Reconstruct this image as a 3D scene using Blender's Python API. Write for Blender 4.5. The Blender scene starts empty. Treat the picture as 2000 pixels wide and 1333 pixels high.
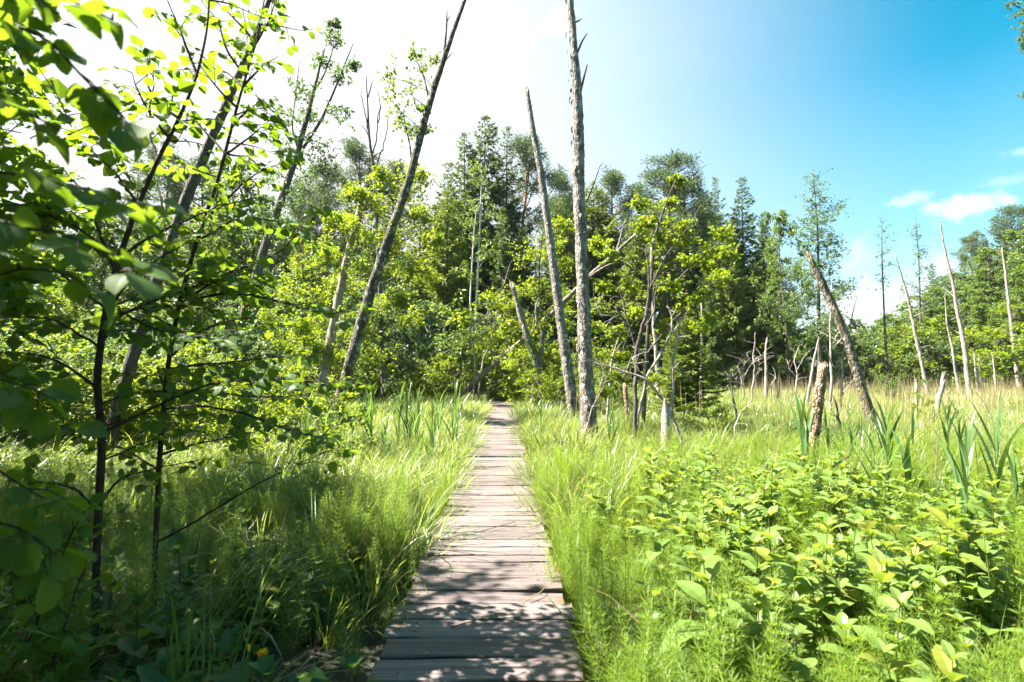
import bpy, math, random
import numpy as np

# ------------------------------------------------------------------ camera, sky, sun, exposure
C = bpy.context.scene
COL = C.collection
R = math.radians
F_PX = 1111.0                      # 20 mm lens on a 36 mm frame, in photo pixels (2000 wide)
CAM = np.array([0.0, 0.0, 1.5])    # deck top is z = 0
PITCH = math.atan(60 / F_PX)

cam = bpy.data.cameras.new('camera')
camo = bpy.data.objects.new('camera', cam)
COL.objects.link(camo)
camo.location = CAM
camo.rotation_euler = (R(90) + PITCH, 0, 0)
cam.sensor_width = 36
cam.lens = 20
cam.clip_start = 0.05
cam.clip_end = 3000
cam.dof.use_dof = True
cam.dof.focus_distance = 11.0
cam.dof.aperture_fstop = 2.8
C.camera = camo

SUN_EL, SUN_AZ = R(53), R(-86)     # azimuth measured clockwise from +Y (the view), so the sun stands to the left
sun = bpy.data.lights.new('sun', 'SUN')
sun.energy = 5.0
sun.angle = R(0.53)
sun.color = (1.0, 0.95, 0.86)
suno = bpy.data.objects.new('sun', sun)
COL.objects.link(suno)
suno.rotation_euler = (R(90) - SUN_EL, 0, -SUN_AZ + math.pi)
SUN_DIR = np.array([math.sin(SUN_AZ) * math.cos(SUN_EL), math.cos(SUN_AZ) * math.cos(SUN_EL), math.sin(SUN_EL)])

C.view_settings.view_transform = 'Standard'
C.view_settings.look = 'None'
C.view_settings.exposure = 2.8
C.view_settings.gamma = 1
C.view_settings.use_curve_mapping = False
cy = C.cycles
cy.max_bounces = 7
cy.diffuse_bounces = 4
cy.glossy_bounces = 2
cy.transmission_bounces = 5
cy.transparent_max_bounces = 4
cy.caustics_reflective = False
cy.caustics_refractive = False
cy.use_denoising = True
cy.sample_clamp_indirect = 6.0


class NT:
    """small helper round a node tree"""
    def __init__(self, tree):
        self.t = tree
        tree.nodes.clear()

    def n(self, kind, ins=None, **props):
        nd = self.t.nodes.new(kind)
        for k, v in props.items():
            setattr(nd, k, v)
        for k, v in (ins or {}).items():
            if isinstance(v, bpy.types.NodeSocket):
                self.t.links.new(v, nd.inputs[k])
            else:
                nd.inputs[k].default_value = v
        return nd

    def math(self, op, a, b=0.0, c=None, clamp=False):
        ins = {0: a, 1: b}
        if c is not None:
            ins[2] = c
        return self.n('ShaderNodeMath', ins, operation=op, use_clamp=clamp).outputs[0]

    def mix(self, f, a, b, blend='MIX'):
        nd = self.n('ShaderNodeMix', data_type='RGBA', blend_type=blend)
        for idx, v in ((0, f), (6, a), (7, b)):
            if isinstance(v, bpy.types.NodeSocket):
                self.t.links.new(v, nd.inputs[idx])
            else:
                nd.inputs[idx].default_value = v if idx == 0 else (*v[:3], 1)
        return nd.outputs[2]

    def ramp(self, f, lo, hi, a=0.0, b=1.0, smooth=True):
        nd = self.n('ShaderNodeMapRange', {0: f, 1: lo, 2: hi, 3: a, 4: b},
                    interpolation_type='SMOOTHSTEP' if smooth else 'LINEAR')
        return nd.outputs[0]


def dirvec(px, py):
    """world direction through a photo pixel, used only to say where in the sky a cloud or the sun glow sits"""
    u = (px - 1000) / F_PX
    v = (666.5 - py) / F_PX
    d = np.array([u, math.cos(PITCH) - v * math.sin(PITCH), math.sin(PITCH) + v * math.cos(PITCH)])
    return d / np.linalg.norm(d)


world = bpy.data.worlds.new('World')
C.world = world
world.use_nodes = True
w = NT(world.node_tree)
sky = w.n('ShaderNodeTexSky', sky_type='NISHITA', sun_disc=False, sun_elevation=SUN_EL,
          sun_rotation=SUN_AZ, altitude=100, air_density=1.0, dust_density=0.6, ozone_density=2.0)
SKY_STRENGTH = 0.05
SKY_WHITE = 0.76
tc = w.n('ShaderNodeTexCoord').outputs['Generated']
skyc = w.n('ShaderNodeHueSaturation', {'Hue': 0.462, 'Saturation': 1.5, 'Value': 0.72, 'Color': sky.outputs[0]}).outputs[0]
nz = w.n('ShaderNodeTexNoise', {'Vector': tc, 'Scale': 2.2, 'Detail': 5.0, 'Roughness': 0.55}).outputs[0]
# sun glow whitening the sunny half of the sky, painted in as a veil
vd = dirvec(330, 330)
dt = w.n('ShaderNodeVectorMath', {0: tc, 1: tuple(vd)}, operation='DOT_PRODUCT').outputs['Value']
veil = w.ramp(w.math('ADD', dt, w.math('MULTIPLY', w.math('SUBTRACT', nz, 0.5), 0.08)), 0.40, 0.93, 0.0, 1.0, False)
veil = w.math('MULTIPLY', w.math('POWER', veil, 1.55), 0.97)
el = w.n('ShaderNodeSeparateXYZ', {0: tc}).outputs[2]
lowhaze = w.math('MULTIPLY', w.ramp(el, 0.02, 0.42, 1.0, 0.0, False), 0.5)
skyc = w.mix(lowhaze, skyc, tuple(SKY_WHITE * v for v in (4.0, 4.5, 4.75)))
col = w.mix(veil, skyc, (3.8, 3.85, 3.95))


def puff(col, px, py, rx, ry, strength, scale, cut=0.0):
    d = dirvec(px, py)
    r = np.cross(d, [0, 0, 1]); r /= np.linalg.norm(r)
    u = np.cross(r, d)
    a = w.n('ShaderNodeVectorMath', {0: tc, 1: tuple(r)}, operation='DOT_PRODUCT').outputs['Value']
    b = w.n('ShaderNodeVectorMath', {0: tc, 1: tuple(u)}, operation='DOT_PRODUCT').outputs['Value']
    f = w.n('ShaderNodeVectorMath', {0: tc, 1: tuple(d)}, operation='DOT_PRODUCT').outputs['Value']
    a2 = w.math('POWER', w.math('DIVIDE', a, rx / F_PX), 2.0)
    b2 = w.math('POWER', w.math('DIVIDE', b, ry / F_PX), 2.0)
    e = w.math('SUBTRACT', 1.0, w.math('SQRT', w.math('ADD', a2, b2)))
    n = w.n('ShaderNodeTexNoise', {'Vector': tc, 'Scale': scale, 'Detail': 6.0, 'Roughness': 0.55}).outputs[0]
    m = w.ramp(w.math('ADD', e, w.math('MULTIPLY', w.math('SUBTRACT', n, 0.5), 2.6)), cut, cut + 0.7, 0.0, strength)
    m = w.math('MULTIPLY', m, w.math('GREATER_THAN', f, 0.0))
    return w.mix(m, col, (4.1, 4.05, 4.0))


for p in ((1880, 398, 62, 28, 0.65, 34, 0.15), (1770, 394, 55, 17, 0.4, 36, 0.2), (1975, 352, 50, 16, 0.25, 30, 0.25),
          (1985, 300, 30, 12, 0.3, 30, 0.25), (1085, 36, 40, 34, 0.9, 26, 0.1), (1690, 600, 150, 90, 0.65, 12, 0.0),
          (960, 60, 90, 60, 0.5, 14, 0.1)):
    col = puff(col, *p)
bg = w.n('ShaderNodeBackground', {'Color': col, 'Strength': SKY_STRENGTH})
wo = w.n('ShaderNodeOutputWorld')
w.t.links.new(bg.outputs[0], wo.inputs[0])

# ------------------------------------------------------------------ helpers
rng = np.random.default_rng(11)
random.seed(11)


def unit(v):
    v = np.asarray(v, float)
    return v / np.maximum(np.linalg.norm(v, axis=-1, keepdims=True), 1e-9)


def W(px, py, Y):
    """the point of the place at world depth Y that the photo shows at (px, py)"""
    u = (px - 1000) / F_PX
    v = (666.5 - py) / F_PX
    d = np.array([u, math.cos(PITCH) - v * math.sin(PITCH), math.sin(PITCH) + v * math.cos(PITCH)])
    return CAM + d * (Y / d[1])


def smooth(a, b, x):
    t = np.clip((np.asarray(x, float) - a) / (b - a), 0, 1)
    return t * t * (3 - 2 * t)


def gz(x, y):
    """height of the marsh ground; rises into a slope on the far right and, gently, under the forest"""
    x = np.asarray(x, float); y = np.asarray(y, float)
    z = -0.27 + 0.03 * np.sin(x * 1.7 + 0.6 * y) * np.cos(y * 1.3)
    z = z + 7.0 * smooth(34, 110, x) * smooth(25, 90, y)
    z = z + 0.9 * smooth(34, 70, y) * (1 - smooth(15, 40, x))
    z = z - 0.10 * np.exp(-((x + 1.0) ** 2 + (y - 2.6) ** 2) / 0.5)
    return z


def path_x(y):
    y = np.asarray(y, float)
    return -0.135 - 0.0125 * y - 0.9 * smooth(24, 36, y) ** 2


class MB:
    def __init__(self):
        self.V = []; self.F = []; self.A = []; self.U = []; self.n = 0; self.uv = False

    def add(self, V, F, var=None, uv=None):
        V = np.asarray(V, float).reshape(-1, 3)
        for f in (F if isinstance(F, list) else [F]):
            if len(f):
                self.F.append(np.asarray(f, int) + self.n)
        self.V.append(V)
        if var is None:
            var = np.full(len(V), 0.5)
        self.A.append(np.broadcast_to(np.asarray(var, float), (len(V),)))
        self.U.append(np.zeros((len(V), 3)) if uv is None else uv)
        self.uv = self.uv or uv is not None
        self.n += len(V)

    def mesh(self, name, mat, smooth_shade=False):
        V = np.concatenate(self.V) if self.V else np.zeros((0, 3))
        A = np.concatenate(self.A) if self.A else np.zeros(0)
        me = bpy.data.meshes.new(name)
        loops = np.concatenate([f.ravel() for f in self.F])
        tot = np.concatenate([np.full(len(f), f.shape[1]) for f in self.F])
        st = np.concatenate([[0], np.cumsum(tot)[:-1]])
        me.vertices.add(len(V))
        me.vertices.foreach_set('co', V.astype(np.float32).ravel())
        me.loops.add(len(loops))
        me.loops.foreach_set('vertex_index', loops.astype(np.int32))
        me.polygons.add(len(st))
        me.polygons.foreach_set('loop_start', st.astype(np.int32))
        at = me.attributes.new('var', 'FLOAT', 'POINT')
        at.data.foreach_set('value', A.astype(np.float32))
        if self.uv:
            at = me.attributes.new('blade', 'FLOAT_VECTOR', 'POINT')
            at.data.foreach_set('vector', np.concatenate(self.U).astype(np.float32).ravel())
        me.update(calc_edges=True)
        me.validate()
        me.polygons.foreach_set('use_smooth', np.full(len(me.polygons), smooth_shade))
        me.materials.append(mat)
        return me


def link(name, me, parent=None):
    o = bpy.data.objects.new(name, me)
    COL.objects.link(o)
    if parent is not None:
        o.parent = parent
    return o


def tag(o, label, cat, group=None, kind=None):
    o['label'] = label
    o['category'] = cat
    if group:
        o['group'] = group
    if kind:
        o['kind'] = kind
    return o


def thing(name, label, cat, loc, rz=0.0, s=1.0, group=None):
    e = bpy.data.objects.new(name, None)
    e.empty_display_size = 0.1
    COL.objects.link(e)
    e.location = tuple(float(v) for v in loc)
    e.rotation_euler = (0, 0, rz)
    e.scale = (s, s, s) if np.isscalar(s) else s
    return tag(e, label, cat, group)


def place(proto, name, label, cat, loc, rz=0.0, s=1.0, group=None):
    """one thing with parts; repeats share mesh data"""
    e = thing(name, label, cat, loc, rz, s, group)
    for part, me in proto.items():
        link(part, me, e)
    return e


def resample(pts, rad, step):
    pts = np.asarray(pts, float); rad = np.asarray(rad, float)
    if len(rad) != len(pts):
        rad = np.interp(np.linspace(0, 1, len(pts)), np.linspace(0, 1, len(rad)), rad)
    seg = np.linalg.norm(np.diff(pts, axis=0), axis=1)
    s = np.concatenate([[0], np.cumsum(seg)])
    n = max(3, int(s[-1] / step) + 1)
    q = np.linspace(0, s[-1], n)
    # catmull-rom like smoothing by interpolating with a small gaussian
    P = np.stack([np.interp(q, s, pts[:, k]) for k in range(3)], 1)
    r = np.interp(q, s, rad)
    for _ in range(2):
        P[1:-1] = 0.25 * P[:-2] + 0.5 * P[1:-1] + 0.25 * P[2:]
    return P, r


def tube(mb, pts, rad, k=6, rough=0.0, var=None, cap=True, flare=0.0, ragged=0.0):
    pts = np.asarray(pts, float)
    rad = np.asarray(rad, float)
    n = len(pts)
    if len(rad) != n:
        rad = np.interp(np.linspace(0, 1, n), np.linspace(0, 1, len(rad)), rad)
    T = unit(np.gradient(pts, axis=0))
    ref = np.array([0.31, 0.95, 0.05])
    X = unit(np.cross(T, ref))
    Y = np.cross(T, X)
    th = np.linspace(0, 2 * math.pi, k, endpoint=False)
    L = np.concatenate([[0], np.cumsum(np.linalg.norm(np.diff(pts, axis=0), axis=1))])
    rr = np.repeat(rad[:, None], k, 1)
    if flare:
        fl = 1 + flare * np.exp(-L / 0.25)
        rr = rr * fl[:, None] * (1 + 0.25 * (fl[:, None] - 1) * np.sin(4 * th + 1.0)[None])
    if rough:
        ph = rng.uniform(0, 6.28, 8)
        nz_ = (0.5 * np.sin(3 * th[None] + L[:, None] * 2.1 + ph[0]) + 0.4 * np.sin(2 * th[None] - L[:, None] * 3.7 + ph[1])
               + 0.5 * np.sin(5 * th[None] + 1.5 * np.sin(L[:, None] * 4 + ph[2])) + 0.6 * np.sin(L[:, None] * 7 + ph[3] + 2 * np.sin(th[None] + ph[4]))
               + 0.8 * rng.normal(size=(n, k)))
        rr = rr * (1 + rough * nz_)
    V = pts[:, None] + rr[..., None] * (np.cos(th)[None, :, None] * X[:, None] + np.sin(th)[None, :, None] * Y[:, None])
    if ragged:
        V[-1] += T[-1] * rng.uniform(-0.3, 1, (k, 1)) * ragged
    V = V.reshape(-1, 3)
    i = np.arange(n - 1)[:, None] * k
    j = np.arange(k)[None]
    j2 = (j + 1) % k
    Fq = np.stack([i + j, i + j2, i + k + j2, i + k + j], -1).reshape(-1, 4)
    fs = [Fq]
    if cap:
        V = np.vstack([V, pts[-1] - T[-1] * (ragged * 0.6 if ragged else 0.0)])
        a = (n - 1) * k
        fs.append(np.stack([a + np.arange(k), a + (np.arange(k) + 1) % k, np.full(k, n * k)], -1))
    mb.add(V, fs, var)


def cards(mb, P, D, N, size, wid=0.6, fold=0.12, var=None):
    """many small 4-corner leaves: P base, D axis, N face normal"""
    P = np.asarray(P, float); D = unit(D)
    S = unit(np.cross(N, D)); Nn = np.cross(D, S)
    n = len(P)
    size = np.broadcast_to(np.asarray(size, float), (n,))[:, None]
    V = np.stack([P, P + D * size * 0.45 + S * size * wid * 0.5 + Nn * size * fold,
                  P + D * size, P + D * size * 0.45 - S * size * wid * 0.5 + Nn * size * fold], 1)
    idx = np.arange(n)[:, None] * 4 + np.arange(4)[None]
    v = rng.uniform(0, 1, n) if var is None else np.broadcast_to(var, (n,))
    mb.add(V.reshape(-1, 3), idx, np.repeat(v, 4))


OV_U = np.array([0, 0.10, 0.3, 0.52, 0.75, 0.92, 1.0])
OV_ROUND = np.array([0, 0.22, 0.40, 0.46, 0.40, 0.20, 0.02])
OV_LANCE = np.array([0, 0.10, 0.19, 0.21, 0.16, 0.07, 0.0])
OV_HERB = np.array([0, 0.11, 0.22, 0.27, 0.22, 0.10, 0.0])
OV_EGG = np.array([0, 0.26, 0.33, 0.29, 0.19, 0.08, 0.0])


def leaves(mb, P, D, N, size, prof=OV_ROUND, curl=0.25, fold=0.25, var=None, wob=0.0, petiole=0.0, saw=False):
    """full leaves with an outline, a midrib fold and a curl along the axis"""
    P = np.asarray(P, float); n = len(P)
    if n == 0:
        return
    D = unit(D); S = unit(np.cross(N, D)); Nn = np.cross(D, S)
    size = np.broadcast_to(np.asarray(size, float), (n,))[:, None, None]
    ou = OV_U
    if saw:
        ou = np.linspace(0, 1, 17)
        prof = np.interp(ou, OV_U, prof) * (1 + 0.07 * np.where(np.arange(17) % 2, 1, -1))
    m = len(ou)
    curl = np.broadcast_to(np.asarray(curl, float), (n,))[:, None, None]
    fold = np.broadcast_to(np.asarray(fold, float), (n,))[:, None, None]
    u = ou[None, :, None]
    h = prof[None, :, None] * (1 + wob * rng.normal(size=(n, m, 1)))
    h2 = prof[None, :, None] * (1 + wob * rng.normal(size=(n, m, 1)))
    base = P[:, None] + D[:, None] * size * petiole
    mid = base + D[:, None] * size * u * (1 - 0.25 * np.abs(curl) * u) - Nn[:, None] * size * curl * u ** 2
    Lf = mid + S[:, None] * size * h + Nn[:, None] * size * fold * h
    Rt = mid - S[:, None] * size * h2 + Nn[:, None] * size * fold * h2
    V = np.concatenate([mid, Lf, Rt], 1)                     # n, 3m, 3
    k = np.arange(m - 1)
    q1 = np.stack([k, k + 1, m + k + 1, m + k], -1)
    q2 = np.stack([k + 1, k, 2 * m + k, 2 * m + k + 1], -1)
    q = np.concatenate([q1, q2])
    idx = (np.arange(n)[:, None, None] * 3 * m + q[None]).reshape(-1, 4)
    v = rng.uniform(0, 1, n) if var is None else np.broadcast_to(var, (n,))
    V = V.reshape(-1, 3)
    z_ = np.zeros(m)
    uv = np.concatenate([np.stack([ou, z_, z_ + 1], 1), np.stack([ou, prof, z_ + 1], 1), np.stack([ou, -prof, z_ + 1], 1)])
    mb.add(V, idx, np.repeat(v, 3 * m), np.tile(uv, (n, 1)) if saw else None)
    if petiole:
        a = P; b = base[:, 0]
        s = S * (size[:, 0] * 0.012)
        Vp = np.stack([a - s, a + s, b + s, b - s], 1).reshape(-1, 3)
        mb.add(Vp, np.arange(n)[:, None] * 4 + np.arange(4)[None], np.repeat(v, 4))


def blades(mb, base, az, L, wid, lean, bend, nseg=5, var=None, twist=0.0):
    """many grass blades: base points, azimuth, length, width, start lean, extra bend"""
    base = np.asarray(base, float); n = len(base)
    az = np.asarray(az, float)
    t = np.linspace(0, 1, nseg + 1)[None]
    ang = lean[:, None] + bend[:, None] * t ** 1.6            # tilt from vertical
    dl = L[:, None] / nseg
    am = 0.5 * (ang[:, 1:] + ang[:, :-1])
    hx = np.concatenate([np.zeros((n, 1)), np.cumsum(np.sin(am) * dl, 1)], 1)
    hz = np.concatenate([np.zeros((n, 1)), np.cumsum(np.cos(am) * dl, 1)], 1)
    d = np.stack([np.cos(az), np.sin(az), np.zeros(n)], 1)
    up = np.array([0, 0, 1.0])
    mid = base[:, None] + d[:, None] * hx[..., None] + up * hz[..., None]
    sa = az + math.pi / 2 + twist * rng.normal(size=n)
    s = np.stack([np.cos(sa), np.sin(sa), np.zeros(n)], 1)
    wt = wid[:, None] * np.minimum(1, 1.25 * (1 - t ** 1.5)) * np.minimum(1, 0.55 + 1.6 * t)
    wt[:, -1] = 0
    A = mid + s[:, None] * wt[..., None] * 0.5
    B = mid - s[:, None] * wt[..., None] * 0.5
    m = nseg + 1
    V = np.concatenate([A, B], 1).reshape(-1, 3)
    k = np.arange(nseg - 1)
    q = np.stack([k, k + 1, m + k + 1, m + k], -1)
    idx = (np.arange(n)[:, None, None] * 2 * m + q[None]).reshape(-1, 4)
    tri = (np.arange(n)[:, None] * 2 * m + np.array([nseg - 1, nseg, m + nseg - 1])[None])
    v = rng.uniform(0, 1, n) if var is None else np.broadcast_to(var, (n,))
    mb.add(V, [idx, tri], np.repeat(v, 2 * m))


# ------------------------------------------------------------------ materials
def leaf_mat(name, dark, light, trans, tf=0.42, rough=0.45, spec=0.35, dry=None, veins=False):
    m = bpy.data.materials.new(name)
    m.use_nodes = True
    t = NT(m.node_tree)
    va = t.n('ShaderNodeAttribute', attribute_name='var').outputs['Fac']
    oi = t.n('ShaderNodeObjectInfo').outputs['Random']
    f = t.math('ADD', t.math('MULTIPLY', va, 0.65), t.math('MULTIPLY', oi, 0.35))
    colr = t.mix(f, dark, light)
    if dry is not None:
        colr = t.mix(t.ramp(va, 0.90, 0.93), colr, dry)
    nrm = None
    if veins:
        bu = t.n('ShaderNodeAttribute', attribute_name='blade').outputs['Vector']
        sx = t.n('ShaderNodeSeparateXYZ', {0: bu}).outputs
        av = t.math('ABSOLUTE', sx[1])
        side = t.math('SINE', t.math('MULTIPLY', t.math('SUBTRACT', sx[0], t.math('MULTIPLY', av, 0.75)), 50.0))
        vn = t.math('MAXIMUM', t.ramp(side, 0.72, 0.98), t.ramp(av, 0.0, 0.035, 1.0, 0.0))
        vn = t.math('MULTIPLY', vn, sx[2])
        colr = t.mix(t.math('MULTIPLY', vn, 0.45), colr, [min(1, c * 1.9) for c in light])
        sp_ = t.n('ShaderNodeTexNoise', {'Vector': t.n('ShaderNodeTexCoord').outputs['Object'], 'Scale': 55.0, 'Detail': 4.0}).outputs[0]
        colr = t.mix(t.ramp(sp_, 0.66, 0.72, 0, 0.8), colr, (0.14, 0.085, 0.02))
        nrm = t.n('ShaderNodeBump', {'Height': vn, 'Strength': 0.5, 'Distance': 0.002}).outputs[0]
    p = t.n('ShaderNodeBsdfPrincipled', {'Base Color': colr, 'Roughness': rough, 'Specular IOR Level': spec})
    if nrm is not None:
        t.t.links.new(nrm, p.inputs['Normal'])
    tcol = t.mix(f, [c * 0.85 for c in trans], [c * 1.15 for c in trans])
    if dry is not None:
        tcol = t.mix(t.ramp(va, 0.90, 0.93), tcol, dry)
    if veins:
        tcol = t.mix(t.math('MULTIPLY', vn, 0.4), tcol, [c * 0.45 for c in trans])
    tr = t.n('ShaderNodeBsdfTranslucent', {'Color': tcol})
    mx = t.n('ShaderNodeMixShader', {0: tf, 1: p.outputs[0], 2: tr.outputs[0]})
    o = t.n('ShaderNodeOutputMaterial')
    t.t.links.new(mx.outputs[0], o.inputs[0])
    return m


def bark_mat(name, c1, c2, patch=None, patch_cut=0.58, patch_scale=9.0, furrow=14.0, bump=0.35, stretch=0.22, moss=None):
    m = bpy.data.materials.new(name)
    m.use_nodes = True
    t = NT(m.node_tree)
    oc = t.n('ShaderNodeTexCoord').outputs['Object']
    mp = t.n('ShaderNodeMapping', {'Vector': oc, 'Scale': (1, 1, stretch)}).outputs[0]
    n1 = t.n('ShaderNodeTexNoise', {'Vector': mp, 'Scale': furrow, 'Detail': 7.0, 'Roughness': 0.65}).outputs[0]
    v1 = t.n('ShaderNodeTexVoronoi', {'Vector': mp, 'Scale': furrow * 1.6}, feature='DISTANCE_TO_EDGE').outputs['Distance']
    c = t.mix(t.ramp(n1, 0.32, 0.68), c1, c2)
    if patch is not None:
        n2 = t.n('ShaderNodeTexNoise', {'Vector': oc, 'Scale': patch_scale, 'Detail': 5.0, 'Roughness': 0.6}).outputs[0]
        c = t.mix(t.ramp(n2, patch_cut - 0.05, patch_cut + 0.06), c, patch)
    if moss is not None:
        n3 = t.n('ShaderNodeTexNoise', {'Vector': oc, 'Scale': 3.2, 'Detail': 5.0, 'Roughness': 0.65}).outputs[0]
        c = t.mix(t.ramp(n3, 0.56, 0.66), c, moss)
    hgt = t.math('ADD', t.math('MULTIPLY', n1, 0.8), t.ramp(v1, 0.0, 0.25))
    b = t.n('ShaderNodeBump', {'Height': hgt, 'Strength': bump, 'Distance': 0.03}).outputs[0]
    p = t.n('ShaderNodeBsdfPrincipled', {'Base Color': c, 'Roughness': 0.85, 'Specular IOR Level': 0.2, 'Normal': b})
    o = t.n('ShaderNodeOutputMaterial')
    t.t.links.new(p.outputs[0], o.inputs[0])
    return m


M = {}
M['sedge'] = leaf_mat('sedge_blade', (0.095, 0.160, 0.050), (0.180, 0.230, 0.085), (0.31, 0.40, 0.08), 0.44, 0.32, 0.6, dry=(0.26, 0.20, 0.09))
M['sedge_yellow'] = leaf_mat('yellow_sedge_blade', (0.110, 0.160, 0.030), (0.185, 0.225, 0.055), (0.34, 0.41, 0.045), 0.46, 0.42, 0.4, dry=(0.28, 0.21, 0.09))
M['horsetail'] = leaf_mat('horsetail_green', (0.085, 0.150, 0.012), (0.140, 0.200, 0.022), (0.32, 0.43, 0.02), 0.42, 0.5, 0.3)
M['herb'] = leaf_mat('herb_leaf', (0.095, 0.165, 0.026), (0.160, 0.225, 0.055), (0.30, 0.40, 0.03), 0.40, 0.45, 0.35, dry=(0.19, 0.21, 0.03))
M['nettle'] = leaf_mat('dark_herb_leaf', (0.030, 0.080, 0.022), (0.055, 0.120, 0.030), (0.10, 0.20, 0.03), 0.35, 0.5, 0.35)
M['reed'] = leaf_mat('reed_leaf', (0.060, 0.125, 0.035), (0.100, 0.165, 0.050), (0.17, 0.28, 0.04), 0.42, 0.4, 0.45)
M['dry'] = leaf_mat('dry_stalk', (0.24, 0.18, 0.085), (0.36, 0.29, 0.16), (0.3, 0.24, 0.1), 0.25, 0.6, 0.2)
M['alder'] = leaf_mat('alder_leaf', (0.036, 0.090, 0.010), (0.070, 0.130, 0.014), (0.22, 0.34, 0.014), 0.47, 0.46, 0.28, veins=True)
M['birch'] = leaf_mat('birch_leaf', (0.060, 0.115, 0.020), (0.115, 0.165, 0.032), (0.22, 0.31, 0.03), 0.42, 0.45, 0.4)
M['bright'] = leaf_mat('maple_leaf', (0.080, 0.140, 0.010), (0.140, 0.190, 0.016), (0.33, 0.41, 0.012), 0.47, 0.45, 0.35)
M['dullleaf'] = leaf_mat('aspen_leaf', (0.058, 0.108, 0.040), (0.105, 0.155, 0.062), (0.16, 0.24, 0.05), 0.38, 0.42, 0.45)
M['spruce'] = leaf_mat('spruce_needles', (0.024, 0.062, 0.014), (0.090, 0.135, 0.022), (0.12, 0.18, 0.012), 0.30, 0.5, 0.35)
M['spruce_lit'] = leaf_mat('sunlit_spruce_needles', (0.090, 0.140, 0.020), (0.155, 0.195, 0.030), (0.24, 0.30, 0.014), 0.28, 0.5, 0.35)  # lighter copy of the spruce needles, sunlight put into the colour; young spruces too
M['pine'] = leaf_mat('pine_needles', (0.050, 0.092, 0.030), (0.100, 0.142, 0.050), (0.11, 0.17, 0.03), 0.26, 0.5, 0.4)
M['yellow'] = leaf_mat('yellow_petal', (0.75, 0.42, 0.01), (0.85, 0.55, 0.01), (0.8, 0.5, 0.01), 0.3, 0.5, 0.3)
M['pinkbud'] = leaf_mat('dusky_pink_bud', (0.14, 0.035, 0.05), (0.20, 0.06, 0.07), (0.4, 0.1, 0.1), 0.25, 0.5, 0.3)
M['lime'] = leaf_mat('lime_leaf', (0.13, 0.22, 0.02), (0.18, 0.27, 0.03), (0.3, 0.42, 0.03), 0.42, 0.45, 0.4)
M['snag'] = bark_mat('dead_bark', (0.10, 0.078, 0.062), (0.30, 0.255, 0.225), patch=(0.42, 0.40, 0.35), patch_cut=0.58, patch_scale=8, bump=0.9)
M['lichen'] = bark_mat('lichened_bark', (0.035, 0.028, 0.021), (0.10, 0.082, 0.062), patch=(0.26, 0.27, 0.22), patch_cut=0.57, patch_scale=8, bump=0.6, moss=(0.12, 0.115, 0.03))
M['mossy'] = bark_mat('mossy_snag_bark', (0.085, 0.062, 0.045), (0.22, 0.175, 0.135), patch=(0.33, 0.30, 0.24), patch_cut=0.56, patch_scale=8, bump=0.7, moss=(0.13, 0.12, 0.02))
M['pale'] = bark_mat('pale_dead_wood', (0.19, 0.15, 0.12), (0.38, 0.325, 0.28), patch=(0.14, 0.105, 0.08), patch_cut=0.62, patch_scale=10, furrow=20, bump=0.35)
M['rot'] = bark_mat('rotten_brown_bark', (0.13, 0.075, 0.045), (0.33, 0.22, 0.15), patch=(0.44, 0.36, 0.28), patch_cut=0.6, patch_scale=12, bump=0.9, stretch=0.4)
M['sapbark'] = bark_mat('alder_sapling_bark', (0.030, 0.020, 0.016), (0.060, 0.042, 0.034), furrow=40, bump=0.2, stretch=0.5)
M['bark'] = bark_mat('forest_bark', (0.050, 0.040, 0.034), (0.115, 0.095, 0.080), bump=0.4)
M['pinebark'] = bark_mat('pine_bark', (0.20, 0.095, 0.05), (0.33, 0.17, 0.10), patch=(0.11, 0.085, 0.07), patch_cut=0.6, patch_scale=4, bump=0.4)
M['birchbark'] = bark_mat('pale_birch_bark', (0.34, 0.32, 0.30), (0.52, 0.50, 0.47), patch=(0.08, 0.07, 0.065), patch_cut=0.63, patch_scale=6, stretch=2.0)
M['beaver'] = bark_mat('gnawed_wood', (0.24, 0.20, 0.17), (0.38, 0.34, 0.30), patch=(0.13, 0.10, 0.08), patch_cut=0.6, patch_scale=9, furrow=25)
M['stem'] = leaf_mat('green_stem', (0.05, 0.09, 0.015), (0.09, 0.13, 0.03), (0.1, 0.15, 0.02), 0.1, 0.5, 0.3)


def ground_mat():
    m = bpy.data.materials.new('marsh_soil')
    m.use_nodes = True
    t = NT(m.node_tree)
    oc = t.n('ShaderNodeTexCoord').outputs['Object']
    n1 = t.n('ShaderNodeTexNoise', {'Vector': oc, 'Scale': 1.2, 'Detail': 8.0, 'Roughness': 0.65}).outputs[0]
    n2 = t.n('ShaderNodeTexNoise', {'Vector': oc, 'Scale': 14.0, 'Detail': 6.0, 'Roughness': 0.6}).outputs[0]
    c = t.mix(t.ramp(n1, 0.35, 0.65), (0.022, 0.017, 0.011), (0.040, 0.050, 0.016))
    c = t.mix(t.ramp(n2, 0.5, 0.72), c, (0.075, 0.060, 0.032))
    b = t.n('ShaderNodeBump', {'Height': n2, 'Strength': 0.6, 'Distance': 0.05}).outputs[0]
    p = t.n('ShaderNodeBsdfPrincipled', {'Base Color': c, 'Roughness': 0.8, 'Normal': b})
    o = t.n('ShaderNodeOutputMaterial')
    t.t.links.new(p.outputs[0], o.inputs[0])
    return m


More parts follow.
